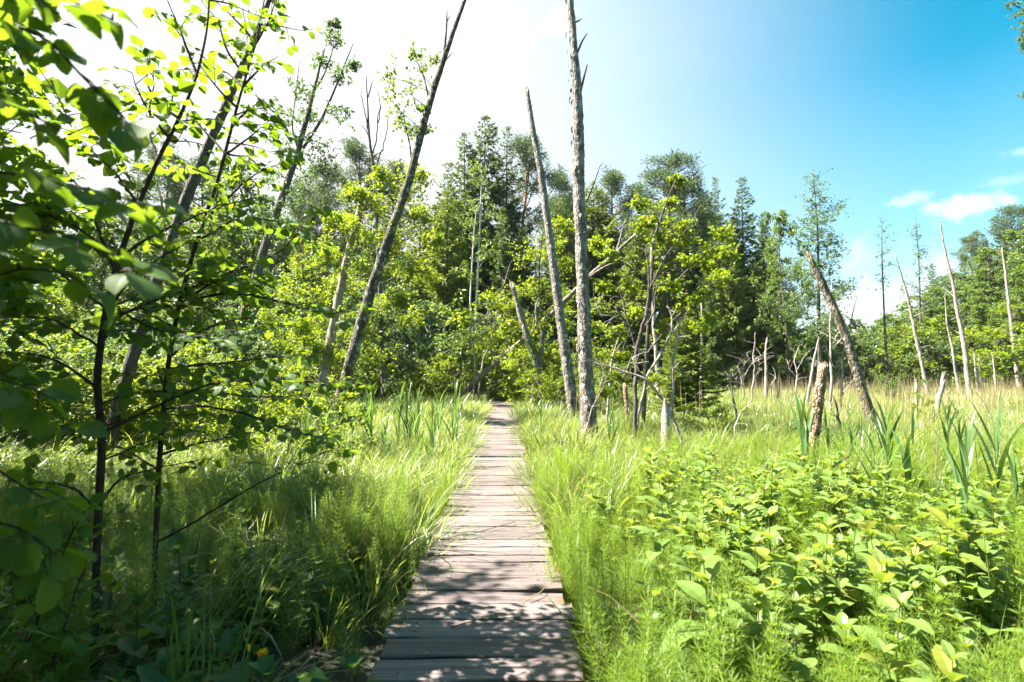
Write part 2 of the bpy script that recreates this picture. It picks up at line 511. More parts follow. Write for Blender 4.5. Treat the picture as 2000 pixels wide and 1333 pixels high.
def wood_mat():
    m = bpy.data.materials.new('weathered_planks')
    m.use_nodes = True
    t = NT(m.node_tree)
    oc = t.n('ShaderNodeTexCoord').outputs['Object']
    va = t.n('ShaderNodeAttribute', attribute_name='var').outputs['Fac']
    off = t.n('ShaderNodeCombineXYZ', {0: t.math('MULTIPLY', va, 37.0), 1: 0.0, 2: t.math('MULTIPLY', va, 91.0)}).outputs[0]
    pv = t.n('ShaderNodeVectorMath', {0: oc, 1: off}, operation='ADD').outputs[0]
    mg = t.n('ShaderNodeMapping', {'Vector': pv, 'Scale': (1.6, 34, 34)}).outputs[0]
    gr = t.n('ShaderNodeTexNoise', {'Vector': mg, 'Scale': 1.0, 'Detail': 7.0, 'Roughness': 0.7, 'Distortion': 0.4}).outputs[0]
    mg2 = t.n('ShaderNodeMapping', {'Vector': pv, 'Scale': (3.0, 120, 120)}).outputs[0]
    fi = t.n('ShaderNodeTexNoise', {'Vector': mg2, 'Scale': 1.0, 'Detail': 4.0, 'Roughness': 0.7}).outputs[0]
    bl = t.n('ShaderNodeTexNoise', {'Vector': pv, 'Scale': 4.5, 'Detail': 6.0, 'Roughness': 0.65}).outputs[0]
    c = t.mix(t.ramp(gr, 0.3, 0.7), (0.074, 0.053, 0.050), (0.190, 0.155, 0.143))
    c = t.mix(t.ramp(fi, 0.58, 0.75, 0, 0.7), c, (0.055, 0.036, 0.034))
    c = t.mix(t.ramp(bl, 0.54, 0.70, 0, 0.55), c, (0.075, 0.048, 0.046))
    hv = t.n('ShaderNodeHueSaturation', {'Value': t.ramp(va, 0, 1, 0.70, 1.15, False), 'Color': c}).outputs[0]
    # moss and litter caught on the outer ends of the boards
    sx = t.n('ShaderNodeSeparateXYZ', {0: oc}).outputs
    ex = t.math('ABSOLUTE', t.math('ADD', t.math('ADD', sx[0], 0.135), t.math('MULTIPLY', sx[1], 0.0125)))
    ms = t.n('ShaderNodeTexNoise', {'Vector': oc, 'Scale': 7.0, 'Detail': 6.0, 'Roughness': 0.7}).outputs[0]
    mk = t.math('ADD', t.ramp(ex, 0.30, 0.56, 0, 0.30), t.math('SUBTRACT', ms, 0.5))
    c2 = t.mix(t.ramp(mk, 0.27, 0.37, 0, 0.85), hv, (0.11, 0.065, 0.014))
    b = t.n('ShaderNodeBump', {'Height': t.math('ADD', t.math('MULTIPLY', gr, 0.7), t.math('MULTIPLY', fi, 0.5)), 'Strength': 0.5, 'Distance': 0.01}).outputs[0]
    c2 = t.mix(t.math('GREATER_THAN', va, 1.5), c2, (0.035, 0.022, 0.018))
    p = t.n('ShaderNodeBsdfPrincipled', {'Base Color': c2, 'Roughness': 0.72, 'Specular IOR Level': 0.3, 'Normal': b})
    o = t.n('ShaderNodeOutputMaterial')
    t.t.links.new(p.outputs[0], o.inputs[0])
    return m


def water_mat():
    m = bpy.data.materials.new('dark_bog_water')
    m.use_nodes = True
    t = NT(m.node_tree)
    oc = t.n('ShaderNodeTexCoord').outputs['Object']
    n1 = t.n('ShaderNodeTexNoise', {'Vector': oc, 'Scale': 9.0, 'Detail': 3.0}).outputs[0]
    b = t.n('ShaderNodeBump', {'Height': n1, 'Strength': 0.12, 'Distance': 0.02}).outputs[0]
    p = t.n('ShaderNodeBsdfPrincipled', {'Base Color': (0.012, 0.010, 0.007, 1), 'Roughness': 0.06, 'Normal': b})
    o = t.n('ShaderNodeOutputMaterial')
    t.t.links.new(p.outputs[0], o.inputs[0])
    return m


M['ground'] = ground_mat()
M['wood'] = wood_mat()
M['water'] = water_mat()

# ------------------------------------------------------------------ ground, water, boardwalk
def grid(xs, ys):
    X, Y = np.meshgrid(xs, ys)
    V = np.stack([X, Y, gz(X, Y)], -1).reshape(-1, 3)
    nx, ny = len(xs), len(ys)
    i = np.arange(ny - 1)[:, None] * nx + np.arange(nx - 1)[None]
    return V, np.stack([i, i + 1, i + nx + 1, i + nx], -1).reshape(-1, 4)


sp = np.concatenate([-np.geomspace(900, 8, 40), np.linspace(-7.5, 7.5, 61), np.geomspace(8, 900, 40)])
sy = np.concatenate([-np.geomspace(300, 4, 16), np.linspace(-3.5, 12, 63), np.geomspace(12.5, 1500, 60)])
mb = MB()
mb.add(*grid(sp, sy))
tag(link('ground', mb.mesh('ground', M['ground'], True)), 'dark marsh soil under the grass and forest', 'ground', kind='structure')

mb = MB()
th = np.linspace(0, 2 * math.pi, 40, endpoint=False)
rw = 1 + 0.18 * np.sin(3 * th + 1) + 0.1 * np.sin(5 * th)
Vw = np.stack([-1.05 + 0.62 * rw * np.cos(th), 2.6 + 0.95 * rw * np.sin(th), np.full(40, -0.305)], 1)
mb.add(np.vstack([Vw, [-1.05, 2.6, -0.305]]), np.stack([np.arange(40), (np.arange(40) + 1) % 40, np.full(40, 40)], -1))
tag(link('water', mb.mesh('water', M['water'])), 'small dark bog pool beside the left edge of the boardwalk', 'water', kind='structure')

mb = MB()
y = 0.9
HALF = 0.525
while y < 30:
    dep = rng.uniform(0.180, 0.232) if rng.uniform() > 0.2 else rng.uniform(0.10, 0.15)
    gap = rng.uniform(0.012, 0.026)
    y0, y1 = y, y + dep
    xc = float(path_x((y0 + y1) / 2)) + rng.normal() * 0.012
    hl, hr = HALF + rng.normal() * 0.016, HALF + rng.normal() * 0.016
    nx = 9
    xs = np.linspace(xc - hl, xc + hr, nx)
    rot = rng.normal() * 0.008
    bow = rng.normal() * 0.004
    zt = rng.normal() * 0.004
    tilt = rng.normal() * 0.004
    b = 0.007
    prof = np.array([[y0, -0.045], [y0, -b], [y0 + b, 0.0], [y0 + dep * 0.5, 0.003], [y1 - b, 0.0], [y1, -b], [y1, -0.045]])
    k = len(prof)
    V = np.zeros((nx, k, 3))
    for i, x in enumerate(xs):
        u = (x - xc) / HALF
        ey = rng.normal(size=k) * 0.0025
        V[i, :, 0] = x + (rng.normal(size=k) * 0.004 if i in (0, nx - 1) else 0)
        V[i, :, 1] = prof[:, 0] + rot * (x - xc) + ey + 0.006 * math.sin(u * 2 + y * 9) * (0.5)
        V[i, :, 2] = prof[:, 1] + zt + tilt * u + bow * u * u
    idx = np.arange(nx * k).reshape(nx, k)
    q = np.stack([idx[:-1, :-1], idx[1:, :-1], idx[1:, 1:], idx[:-1, 1:]], -1).reshape(-1, 4)
    e1 = idx[0][::-1][None]
    e2 = idx[-1][None]
    mb.add(V.reshape(-1, 3), [q, e1, e2], rng.uniform())
    for sx_ in (-0.37, 0.36):
        for fy in ((0.25, 0.75) if dep > 0.16 else (0.5,)):
            nx_, ny_ = xc + sx_ + rng.normal() * 0.012, y0 + dep * fy + rng.normal() * 0.008
            a_ = np.linspace(0, 2 * math.pi, 7)[:-1]
            u = sx_ / HALF
            zn = 0.0055 + zt + tilt * u + bow * u * u
            mb.add(np.stack([nx_ + 0.0065 * np.cos(a_), ny_ + 0.0065 * np.sin(a_), np.full(6, zn)], 1), np.arange(6)[None], 3.0)
    y = y1 + gap
walk = tag(link('boardwalk', mb.mesh('boardwalk', M['wood'])), 'weathered grey plank boardwalk running through the marsh to the forest', 'boardwalk', kind='structure')
for sgn in (-1, 1):
    mb = MB()
    ys = np.linspace(0.8, 30, 40)
    xs = path_x(ys) + sgn * 0.36
    h = 0.055
    V = np.stack([np.stack([xs + a * h, ys, np.full(40, z)], 1) for a, z in ((-1, -0.05), (1, -0.05), (1, -0.30), (-1, -0.30))], 1)
    idx = np.arange(160).reshape(40, 4)
    q = np.concatenate([np.stack([idx[:-1, j], idx[:-1, (j + 1) % 4], idx[1:, (j + 1) % 4], idx[1:, j]], -1) for j in range(4)])
    mb.add(V.reshape(-1, 3), [q, idx[:1], idx[-1:, ::-1]], 0.1)
    link('bearer', mb.mesh('bearer', M['wood']), walk)

# ------------------------------------------------------------------ tree builders (local coordinates, base at the origin)
def rdir(n, up=0.0):
    d = rng.normal(size=(n, 3))
    d = unit(d)
    d[:, 2] = d[:, 2] + up
    return unit(d)


def blob(wood, leaf, c, rad, ntw, nl, size, twig_r=0.006, flat=0.6, up=0.2, wid=0.7, source=None, real=False, prof=OV_ROUND):
    """a spray of twigs round c with leaves along each twig"""
    c = np.asarray(c, float)
    d = rdir(ntw, up); d[:, 2] *= flat; d = unit(d)
    st = c + rng.normal(size=(ntw, 3)) * rad * np.array([0.28, 0.28, 0.22])
    L = rad * rng.uniform(0.45, 1.0, ntw)
    en = st + d * L[:, None]
    if wood is not None and twig_r > 0:
        for i in range(0, ntw):
            m = (st[i] + en[i]) / 2 + rng.normal(size=3) * 0.06 * L[i]
            tube(wood, np.array([st[i], m, en[i]]), [twig_r, twig_r * 0.5], 3, cap=False)
    t = rng.uniform(0.1, 1.05, (ntw, nl))
    P = st[:, None] + d[:, None] * (L[:, None] * t)[..., None] + rng.normal(size=(ntw, nl, 3)) * rad * 0.07
    P = P.reshape(-1, 3)
    n = len(P)
    D = unit(np.repeat(d, nl, 0) * 0.7 + rng.normal(size=(n, 3)) * 0.8 + np.array([0, 0, -0.15]))
    N = unit(rng.normal(size=(n, 3)) * 0.55 + np.array([0, 0, 1.0]))
    s = size * rng.uniform(0.6, 1.25, n)
    if real:
        leaves(leaf, P, D, N, s, prof, curl=rng.uniform(0, 0.4, n), fold=rng.uniform(0.05, 0.4, n))
    else:
        cards(leaf, P, D, N, s, wid, 0.1)


def limb(wood, a, b, r0, r1, sag=0.1, k=5, step=0.35):
    a = np.asarray(a, float); b = np.asarray(b, float)
    L = np.linalg.norm(b - a)
    m1 = a + (b - a) * 0.33 + rng.normal(size=3) * 0.05 * L + np.array([0, 0, sag * L])
    m2 = a + (b - a) * 0.7 + rng.normal(size=3) * 0.04 * L + np.array([0, 0, sag * 0.7 * L])
    P, r = resample([a, m1, m2, b], [r0, r1], min(step, L / 4))
    tube(wood, P, r, k, cap=False)
    return P


def make_spruce(H=20, Rm=2.9, clear=0.10, dens=1.0, mat='spruce', droop=1.0, ragged=0.25):
    wood, crown = MB(), MB()
    tp = np.array([[0, 0, -0.3], [0.05, 0, H * 0.35], [0, 0.06, H * 0.7], [0, 0, H]])
    P, r = resample(tp, [0.0095 * H, 0.0065 * H, 0.0035 * H, 0.01], 0.6)
    tube(wood, P, r, 8, 0.04, flare=0.5)
    z = H * 0.05
    while z < H * 0.985:
        t = (z - H * 0.04) / (H * 0.96)
        live = z > H * clear
        Lm = Rm * (1 - t) ** 0.78 * (0.55 + 0.45 * min(1, (z - H * clear) / (0.12 * H) + 0.4)) + 0.12
        nb = rng.integers(4, 7)
        a0 = rng.uniform(0, 6.28)
        for b_ in range(nb):
            az = a0 + b_ * 6.283 / nb + rng.normal() * 0.25
            L = Lm * (1 + ragged * rng.normal())
            if L < 0.1:
                continue
            o = np.array([math.cos(az), math.sin(az), 0])
            s_ = np.linspace(0, 1, 8)
            el = 0.45 * t - 0.28 * (1 - t) * droop                     # rise near the top, hang lower down
            zz = L * (el * s_ - 0.28 * droop * (1 - 0.7 * t) * np.sin(s_ * math.pi) * 0.6 + 0.16 * s_ ** 3)
            pts = np.array([0, 0, z + rng.uniform(-0.1, 0.1)]) + o * (L * s_)[:, None] + np.stack([0 * zz, 0 * zz, zz], 1)
            tube(wood, pts[::2] if L > 0.8 else pts[[0, 4, 7]], [0.004 + 0.008 * L, 0.003], 3, cap=False)
            if not live or (t < 0.3 and rng.uniform() < 0.12):
                continue
            n = max(6, int(34 * L ** 1.15 * dens))
            u = rng.uniform(0.12, 1.0, n) ** 0.85
            base = np.stack([np.interp(u, s_, pts[:, j]) for j in range(3)], 1)
            side = np.array([-o[1], o[0], 0])
            sg = rng.choice([-1.0, 1.0], n)
            sw = (0.55 * (1 - u) + 0.15)
            D = unit(o[None] * rng.uniform(0.35, 1.0, n)[:, None] + side[None] * (sg * rng.uniform(0.1, 1.0, n))[:, None]
                     + np.array([0, 0, 1.0])[None] * rng.uniform(-0.85, 0.12, n)[:, None] * droop)
            sz = np.clip(0.20 + 0.16 * L, 0.2, 0.62) * rng.uniform(0.6, 1.2, n)
            base = base + side[None] * (sg * rng.uniform(0, 0.28, n) * L * sw)[:, None]
            N = unit(rng.normal(size=(n, 3)) * 0.6 + np.array([0, 0, 1.0]))
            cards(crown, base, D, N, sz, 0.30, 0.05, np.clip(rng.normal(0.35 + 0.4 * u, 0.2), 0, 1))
        z += (0.30 + 0.22 * (1 - t)) * (H / 20) ** 0.5
    # leader
    cards(crown, np.repeat([[0, 0, H - 0.5]], 14, 0) + rng.normal(size=(14, 3)) * 0.05, rdir(14, 0.9), rdir(14), 0.45, 0.2)
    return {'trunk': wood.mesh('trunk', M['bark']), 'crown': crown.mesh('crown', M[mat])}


def make_pine(H=19, Rm=3.0, cb=0.55, nl=26):
    wood, crown = MB(), MB()
    b1, b2 = rng.normal(size=2) * 0.25, rng.normal(size=2) * 0.4
    tp = np.array([[0, 0, -0.3], [b1[0], b1[1], H * 0.45], [b2[0], b2[1], H * 0.8], [b2[0] * 0.8, b2[1] * 0.8, H * 0.97]])
    P, r = resample(tp, [0.0105 * H, 0.008 * H, 0.005 * H, 0.02], 0.7)
    tube(wood, P, r, 8, 0.04)
    for i in range(14):                                               # dead snags below the crown
        z = H * rng.uniform(0.2, cb)
        q = P[int(z / H * (len(P) - 1))]
        d = rdir(1, 0.1)[0]; d[2] = rng.uniform(-0.2, 0.3)
        limb(wood, q, q + d * rng.uniform(0.5, 1.6), 0.025, 0.006, 0.0, 3)
    for i in range(nl):
        t = (i + rng.uniform(0, 1)) / nl
        z = H * (cb + (0.97 - cb) * t)
        q = np.array([np.interp(z, P[:, 2], P[:, 0]), np.interp(z, P[:, 2], P[:, 1]), z])
        L = Rm * (0.45 + 0.75 * math.sin(math.pi * min(1, 0.25 + 0.72 * t))) * rng.uniform(0.55, 1.05) * (1.1 - 0.55 * t)
        az = i * 2.4 + rng.normal() * 0.4
        e = q + np.array([math.cos(az) * L, math.sin(az) * L, L * rng.uniform(0.25, 0.95)])
        lp = limb(wood, q, e, 0.05 + 0.012 * L, 0.015, -0.08, 4)
        for j in range(rng.integers(4, 7)):
            u = rng.uniform(0.45, 1.05)
            c = lp[min(len(lp) - 1, int(u * (len(lp) - 1)))] + rng.normal(size=3) * 0.28 * np.array([1, 1, 0.6]) + np.array([0, 0, 0.12])
            n = 95
            d = rdir(n, 0.35)
            pos = c + d * rng.uniform(0.0, 0.50, n)[:, None] * np.array([1.2, 1.2, 0.95])
            cards(crown, pos, unit(d + rng.normal(size=(n, 3)) * 0.5), rdir(n), rng.uniform(0.16, 0.32, n), 0.22, 0.05)
    return {'trunk': wood.mesh('trunk', M['pinebark']), 'crown': crown.mesh('crown', M['pine'])}


def make_broadleaf(H=12, Rc=2.4, cb=0.25, nb=42, size=0.13, mat='birch', bark='bark', ntw=17, nl=14, brad=0.75, lean=0.05, multi=1, tr=0.010):
    wood, crown = MB(), MB()
    stems = []
    for s_ in range(multi):
        a = rng.uniform(0, 6.28)
        ln = lean * H * (1 if multi == 1 else 3.0)
        off = np.array([math.cos(a), math.sin(a), 0])
        b = off * 0.12 * (multi > 1)
        hh = H * (1 if s_ == 0 else rng.uniform(0.7, 0.95))
        tp = np.array([b + [0, 0, -0.3], b + off * ln * 0.3 + [0, 0, hh * 0.35], b + off * ln * 0.7 + rng.normal(size=3) * 0.15 + [0, 0, hh * 0.7], b + off * ln + [0, 0, hh * 0.97]])
        P, r = resample(tp, [tr * H, tr * 0.7 * H, tr * 0.4 * H, 0.012], 0.4)
        tube(wood, P, r, 7, 0.05)
        stems.append(P)
    for i in range(nb):
        P = stems[i % multi]
        t = (i + rng.uniform(0, 1)) / nb
        ztop = P[-1, 2]
        zc = ztop * (cb + (1 - cb) * t)
        prof = math.sin(math.pi * min(1.0, 0.16 + 0.8 * t)) ** 0.7
        az = i * 2.399 + rng.normal() * 0.5
        rr = Rc * prof * math.sqrt(rng.uniform(0.12, 1.0))
        zs = max(ztop * 0.12, zc - rr * rng.uniform(0.4, 0.9))
        q = np.array([np.interp(zs, P[:, 2], P[:, 0]), np.interp(zs, P[:, 2], P[:, 1]), zs])
        c = np.array([np.interp(zc, P[:, 2], P[:, 0]), np.interp(zc, P[:, 2], P[:, 1]), zc]) + np.array([math.cos(az) * rr, math.sin(az) * rr, 0])
        limb(wood, q, c, 0.012 + 0.010 * rr, 0.007, 0.05, 4, 0.5)
        blob(wood, crown, c, brad * rng.uniform(0.7, 1.2) * (0.6 + 0.4 * prof), ntw, nl, size, twig_r=0.005, flat=0.6)
    return {'trunk': wood.mesh('trunk', M[bark]), 'crown': crown.mesh('crown', M[mat])}


def make_spire(H=14, Rm=2.2, cb=0.35, dens=1.0, size=0.12, mat='dullleaf', bark='bark', rise=0.7, step=0.32, tr=0.0075):
    """slim alder with thin rising branches and a loose, see-through crown"""
    wood, crown = MB(), MB()
    tp = np.array([[0, 0, -0.3], [0.1, 0, H * 0.4], [0, 0.12, H * 0.75], [0, 0, H]])
    P, r = resample(tp, [tr * H, tr * 0.7 * H, tr * 0.4 * H, 0.01], 0.4)
    tube(wood, P, r, 7, 0.05)
    z = H * cb
    i = 0
    while z < H * 0.98:
        t = (z / H - cb) / (1 - cb)
        L = Rm * (1 - t) ** 0.75 * (0.65 + 0.35 * math.sin(i * 1.9)) * rng.uniform(0.6, 1.15) + 0.15
        az = i * 2.4 + rng.normal() * 0.4
        q = np.array([np.interp(z, P[:, 2], P[:, 0]), np.interp(z, P[:, 2], P[:, 1]), z])
        e = q + np.array([math.cos(az) * L, math.sin(az) * L, L * rise * rng.uniform(0.6, 1.2)])
        lp = limb(wood, q, e, 0.008 + 0.008 * L, 0.004, -0.06, 4, 0.3)
        for j in range(max(1, int(L * 3.2 * dens))):
            u = rng.uniform(0.3, 1.05)
            c = lp[min(len(lp) - 1, int(u * (len(lp) - 1)))]
            blob(wood, crown, c, 0.62 * rng.uniform(0.6, 1.2), 6, 5, size, twig_r=0.004, flat=0.8)
        z += step * rng.uniform(0.6, 1.4)
        i += 1
    return {'trunk': wood.mesh('trunk', M[bark]), 'crown': crown.mesh('crown', M[mat])}


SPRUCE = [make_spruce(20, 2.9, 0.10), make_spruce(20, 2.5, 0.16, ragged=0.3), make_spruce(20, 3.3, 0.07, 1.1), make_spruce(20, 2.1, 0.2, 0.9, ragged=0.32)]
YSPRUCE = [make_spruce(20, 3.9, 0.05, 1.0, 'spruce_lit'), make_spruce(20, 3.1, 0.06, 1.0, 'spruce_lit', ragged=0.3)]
PINE = [make_pine(19, 3.0, 0.55), make_pine(19, 3.6, 0.48, 32), make_pine(19, 2.5, 0.62, 22)]
BROAD = [make_broadleaf(12, 2.5, 0.12, 52, 0.16, 'birch'), make_broadleaf(12, 2.1, 0.18, 48, 0.16, 'birch', lean=0.08),
         make_broadleaf(12, 2.8, 0.10, 56, 0.16, 'dullleaf')]
SHRUB = [make_broadleaf(4, 1.7, 0.08, 30, 0.11, 'birch', multi=4, brad=0.6, lean=0.12, tr=0.008), make_broadleaf(4, 1.9, 0.06, 34, 0.11, 'bright', multi=4, brad=0.6, lean=0.14, tr=0.008),
         make_broadleaf(4, 1.5, 0.10, 28, 0.11, 'dullleaf', multi=3, brad=0.6, lean=0.10, tr=0.008)]
SPIRE = [make_spire(14, 2.6, 0.26, 2.0, 0.115, step=0.21), make_spire(14, 1.6, 0.45, 1.2), make_spire(14, 1.0, 0.6, 0.9)]


def stand(protos, i, px, top, Y, H0, name, label, cat, group=None, rz=None, wide=1.0):
    """stand a tree so that its foot is on the ground at depth Y and its tip reaches the height the photo shows"""
    x = W(px, 725, Y)[0]
    g = float(gz(x, Y))
    h = W(px, top, Y)[2] - g
    s = h / H0
    return place(protos[i % len(protos)], name, label, cat, (x, Y, g), rng.uniform(0, 6.28) if rz is None else rz, (s * wide, s * wide, s), group)


# ------------------------------------------------------------------ the forest: trees one can tell apart
S_, Y_, P_, B_, A_ = (SPRUCE, 20), (YSPRUCE, 20), (PINE, 19), (BROAD, 12), (SPIRE, 14)
named = [
    # proto, variant, px, top py, depth, width factor, name, label, category
    (S_, 0, 905, 255, 46, 1.0, 'spruce_tree', 'tall spruce just left of the highest spruce in the middle of the forest', 'spruce'),
    (S_, 2, 946, 222, 47, 1.0, 'spruce_tree', 'highest dark spruce, tip standing above the forest left of the grey snags', 'spruce'),
    (S_, 3, 990, 243, 48, 1.0, 'spruce_tree', 'thin ragged spruce between the highest spruce and the leaning grey snag', 'spruce'),
    (Y_, 0, 872, 370, 35, 1.05, 'spruce_tree', 'broad yellow-green spruce with sunlit drooping boughs in front of the highest spruces', 'spruce'),
    (S_, 1, 873, 312, 50, 1.0, 'spruce_tree', 'narrow spruce tip left of the highest spruce pair', 'spruce'),
    (P_, 0, 1016, 268, 50, 0.9, 'pine_tree', 'thin grey-green pine right behind the ragged spruce, beside the snag top', 'pine'),
    (P_, 2, 1098, 338, 56, 1.0, 'pine_tree', 'small bluish pine top seen between the two grey snags', 'pine'),
    (S_, 2, 1098, 385, 44, 0.9, 'spruce_tree', 'dark spruce standing in the gap between the two tall grey snags', 'spruce'),
    (P_, 0, 1188, 332, 50, 1.0, 'pine_tree', 'grey-green pine just right of the tall bare trunk', 'pine'),
    (P_, 1, 1290, 298, 46, 1.25, 'pine_tree', 'big spreading pine with orange trunk, tallest crown right of the bare trunk', 'pine'),
    (P_, 2, 1342, 345, 47, 1.1, 'pine_tree', 'flat-topped pine leaning out on the right of the big spreading pine', 'pine'),
    (S_, 3, 1403, 342, 50, 0.85, 'spruce_tree', 'slim spruce tip between the big pine and the pointed spruce', 'spruce'),
    (S_, 1, 1457, 342, 46, 1.0, 'spruce_tree', 'pointed spruce standing clear on the right shoulder of the forest', 'spruce'),
    (S_, 0, 1496, 415, 47, 1.0, 'spruce_tree', 'dark blue-green spruce on the outer right edge of the forest', 'spruce'),
    (Y_, 1, 1432, 425, 42, 0.8, 'spruce_tree', 'olive green spruce in front of the pointed spruce', 'spruce'),
    (S_, 2, 1390, 480, 40, 0.9, 'spruce_tree', 'low dark spruce below the flat-topped pine', 'spruce'),
    (S_, 2, 1548, 545, 45, 1.1, 'spruce_tree', 'short dark spruce closing the forest at its right end', 'spruce'),
    (P_, 2, 690, 275, 48, 1.0, 'pine_tree', 'pine top left of the leaning lichened trunk, behind the forked dead tree', 'pine'),
    (P_, 0, 640, 318, 44, 1.0, 'pine_tree', 'pink-stemmed pine behind the tall leaning alder', 'pine'),
    (P_, 1, 590, 350, 46, 1.0, 'pine_tree', 'low pine under the crown of the tall leaning alder', 'pine'),
    (P_, 2, 770, 318, 50, 1.0, 'pine_tree', 'hazy pine seen left of the lichened trunk above bright foliage', 'pine'),
    (S_, 1, 255, 283, 42, 0.8, 'spruce_tree', 'slim spruce tip poking out above the sapling leaves on the left', 'spruce'),
    (P_, 1, 320, 300, 40, 1.0, 'pine_tree', 'round-topped pine behind the saplings on the left', 'pine'),
    (P_, 0, 400, 318, 42, 1.0, 'pine_tree', 'pine behind the dark leaning trunk on the left', 'pine'),
    (B_, 1, 480, 318, 36, 1.0, 'birch_tree', 'yellow-green birch left of the tall leaning alder', 'birch'),
    (B_, 0, 1542, 402, 40, 0.75, 'birch_tree', 'pale loose birch beside the dark right end of the forest', 'birch'),
    (A_, 0, 1600, 343, 34, 1.35, 'alder_tree', 'tall pale see-through alder behind the mossy leaning snag', 'alder'),
    (A_, 2, 1733, 425, 34, 1.0, 'alder_tree', 'bare slim tree with a small leafy tip, left of the small spruce', 'alder'),
    (A_, 1, 1800, 425, 44, 1.0, 'alder_tree', 'slim tiered tree standing free in the right-hand gap of sky', 'alder'),
    (S_, 1, 1828, 515, 60, 0.9, 'spruce_tree', 'small dark spruce right beside the slim tiered tree', 'spruce'),
    (P_, 1, 1893, 462, 66, 0.9, 'pine_tree', 'dark round-topped pine at the left end of the right-hand forest', 'pine'),
    (S_, 0, 1932, 455, 66, 0.9, 'spruce_tree', 'dark spruce tip between pine and tall trees of the right-hand forest', 'spruce'),
    (P_, 1, 1985, 400, 64, 1.0, 'pine_tree', 'tallest dark crown of the right-hand forest at the photo edge', 'pine'),
    (B_, 2, 1950, 505, 54, 1.2, 'broadleaf_tree', 'rounded green tree in front of the dark crowns on the right', 'tree'),
    (B_, 0, 1905, 560, 50, 1.2, 'broadleaf_tree', 'bright green tree right of the bare leaning pole', 'tree'),
    (B_, 1, 1845, 600, 50, 1.2, 'broadleaf_tree', 'bright green tree left of the bare leaning pole', 'tree'),
    (B_, 0, 1995, 560, 44, 1.2, 'broadleaf_tree', 'green broadleaf tree cut by the right photo edge', 'tree'),
    (A_, 1, 1668, 470, 60, 0.8, 'alder_tree', 'far slim tree seen past the mossy leaning snag', 'alder'),
]
for (pr, h0), v, px, top, Y, wd, nm, lb, ct in named[:-1]:
    stand(pr, v, px, top, Y, h0, nm, lb, ct, wide=wd)

# filler of the forest that nothing tells apart
def filler(pxs, tops, Ys, protos, name, label, cat, group, wide=1.0):
    for px, tp, Y in zip(pxs, tops, Ys):
        pr, h0 = protos[rng.integers(len(protos))]
        stand(pr, int(rng.integers(9)), px + rng.normal() * 12, tp + rng.normal() * 14, Y, h0, name, label, cat, group, wide=wide * rng.uniform(0.85, 1.15))


px = np.arange(-260, 1580, 46)
filler(px, np.where((px > 560) & (px < 800), 455, np.where(px > 1480, 520, 410)), rng.uniform(54, 66, len(px)), [S_, S_, P_], 'conifer_tree',
       'conifer standing deep in the shaded back rows of the forest', 'conifer', 'conifers in the back rows of the forest')
px = np.arange(-240, 1560, 92)
filler(px, np.where((px > 560) & (px < 820), 420, 440), rng.uniform(44, 52, len(px)), [S_, S_, Y_], 'spruce_tree',
       'dark spruce filling the second row of the forest', 'spruce', 'spruces in the second row of the forest')
px = np.arange(-300, 560, 62)
filler(px, 420 + 0 * px, rng.uniform(26, 38, len(px)), [B_], 'broadleaf_tree', 'light green broadleaf tree in the thicket behind the left saplings', 'tree',
       'broadleaf trees behind the left saplings')
px = np.arange(1690, 2330, 38)
filler(px, np.where(px < 1780, 610, np.where(px < 1860, 570, 540 - (px - 1860) * 0.55)), rng.uniform(48, 60, len(px)), [B_], 'broadleaf_tree', 'green broadleaf tree in the edge of the right-hand forest', 'tree',
       'broadleaf trees of the right-hand forest', 1.25)
px = np.arange(1920, 2400, 60)
filler(px, 470 - (px - 1920) * 0.5, rng.uniform(66, 84, len(px)), [S_, P_], 'conifer_tree', 'dark conifer behind the broadleaf trees of the right-hand forest', 'conifer',
       'conifers of the right-hand forest')
px = np.arange(470, 800, 44)
filler(px, rng.uniform(440, 530, len(px)), rng.uniform(29, 38, len(px)), [B_], 'broadleaf_tree', 'light green broadleaf tree in the thicket behind the lichened leaning trunk', 'tree',
       'broadleaf trees behind the leaning trunk')
px = np.arange(1700, 2200, 60)
filler(px, np.where(px < 1780, 640, 600), rng.uniform(42, 50, len(px)), [B_], 'broadleaf_tree', 'low bright broadleaf tree at the foot of the right-hand forest', 'tree',
       'low trees at the foot of the right-hand forest', 1.4)
# shrubs along the forest foot
px = np.arange(-250, 1080, 44)
filler(px, np.where(np.abs(px - 950) < 100, 690, rng.uniform(570, 680, len(px))), np.where(np.abs(px - 950) < 110, 31, rng.uniform(24, 34, len(px))), [(SHRUB, 4)], 'shrub', 'leafy shrub in the undergrowth along the forest foot', 'shrub',
       'shrubs along the forest foot', 1.1)
px = np.arange(1560, 2350, 46)
filler(px, rng.uniform(610, 680, len(px)), rng.uniform(38, 50, len(px)), [(SHRUB, 4)], 'shrub', 'light green shrub in the thicket across the right meadow', 'shrub',
       'shrubs across the right meadow', 1.2)
px = np.arange(1090, 1400, 60)
filler(px, rng.uniform(660, 720, len(px)), rng.uniform(33, 37, len(px)), [(SHRUB, 4), (YSPRUCE, 20)], 'shrub', 'low bush at the foot of the dark spruces', 'shrub',
       'bushes at the foot of the spruces', 0.9)

px = np.linspace(-120, 545, 20)
filler(px, rng.uniform(640, 715, len(px)), rng.uniform(9, 19, len(px)), [(SHRUB, 4)], 'shrub', 'waist-high leafy bush in the sunlit undergrowth behind the left saplings', 'shrub',
       'bushes behind the left saplings', 1.25)
px = np.arange(560, 1560, 42)
filler(px, np.where(px < 800, rng.uniform(390, 460, len(px)), np.where(px < 1380, rng.uniform(345, 440, len(px)), rng.uniform(420, 520, len(px)))), rng.uniform(42, 48, len(px)), [S_, S_, Y_], 'conifer_tree', 'conifer filling the front row of the forest between the taller trees', 'conifer',
       'conifers filling the front row of the forest', 1.15)
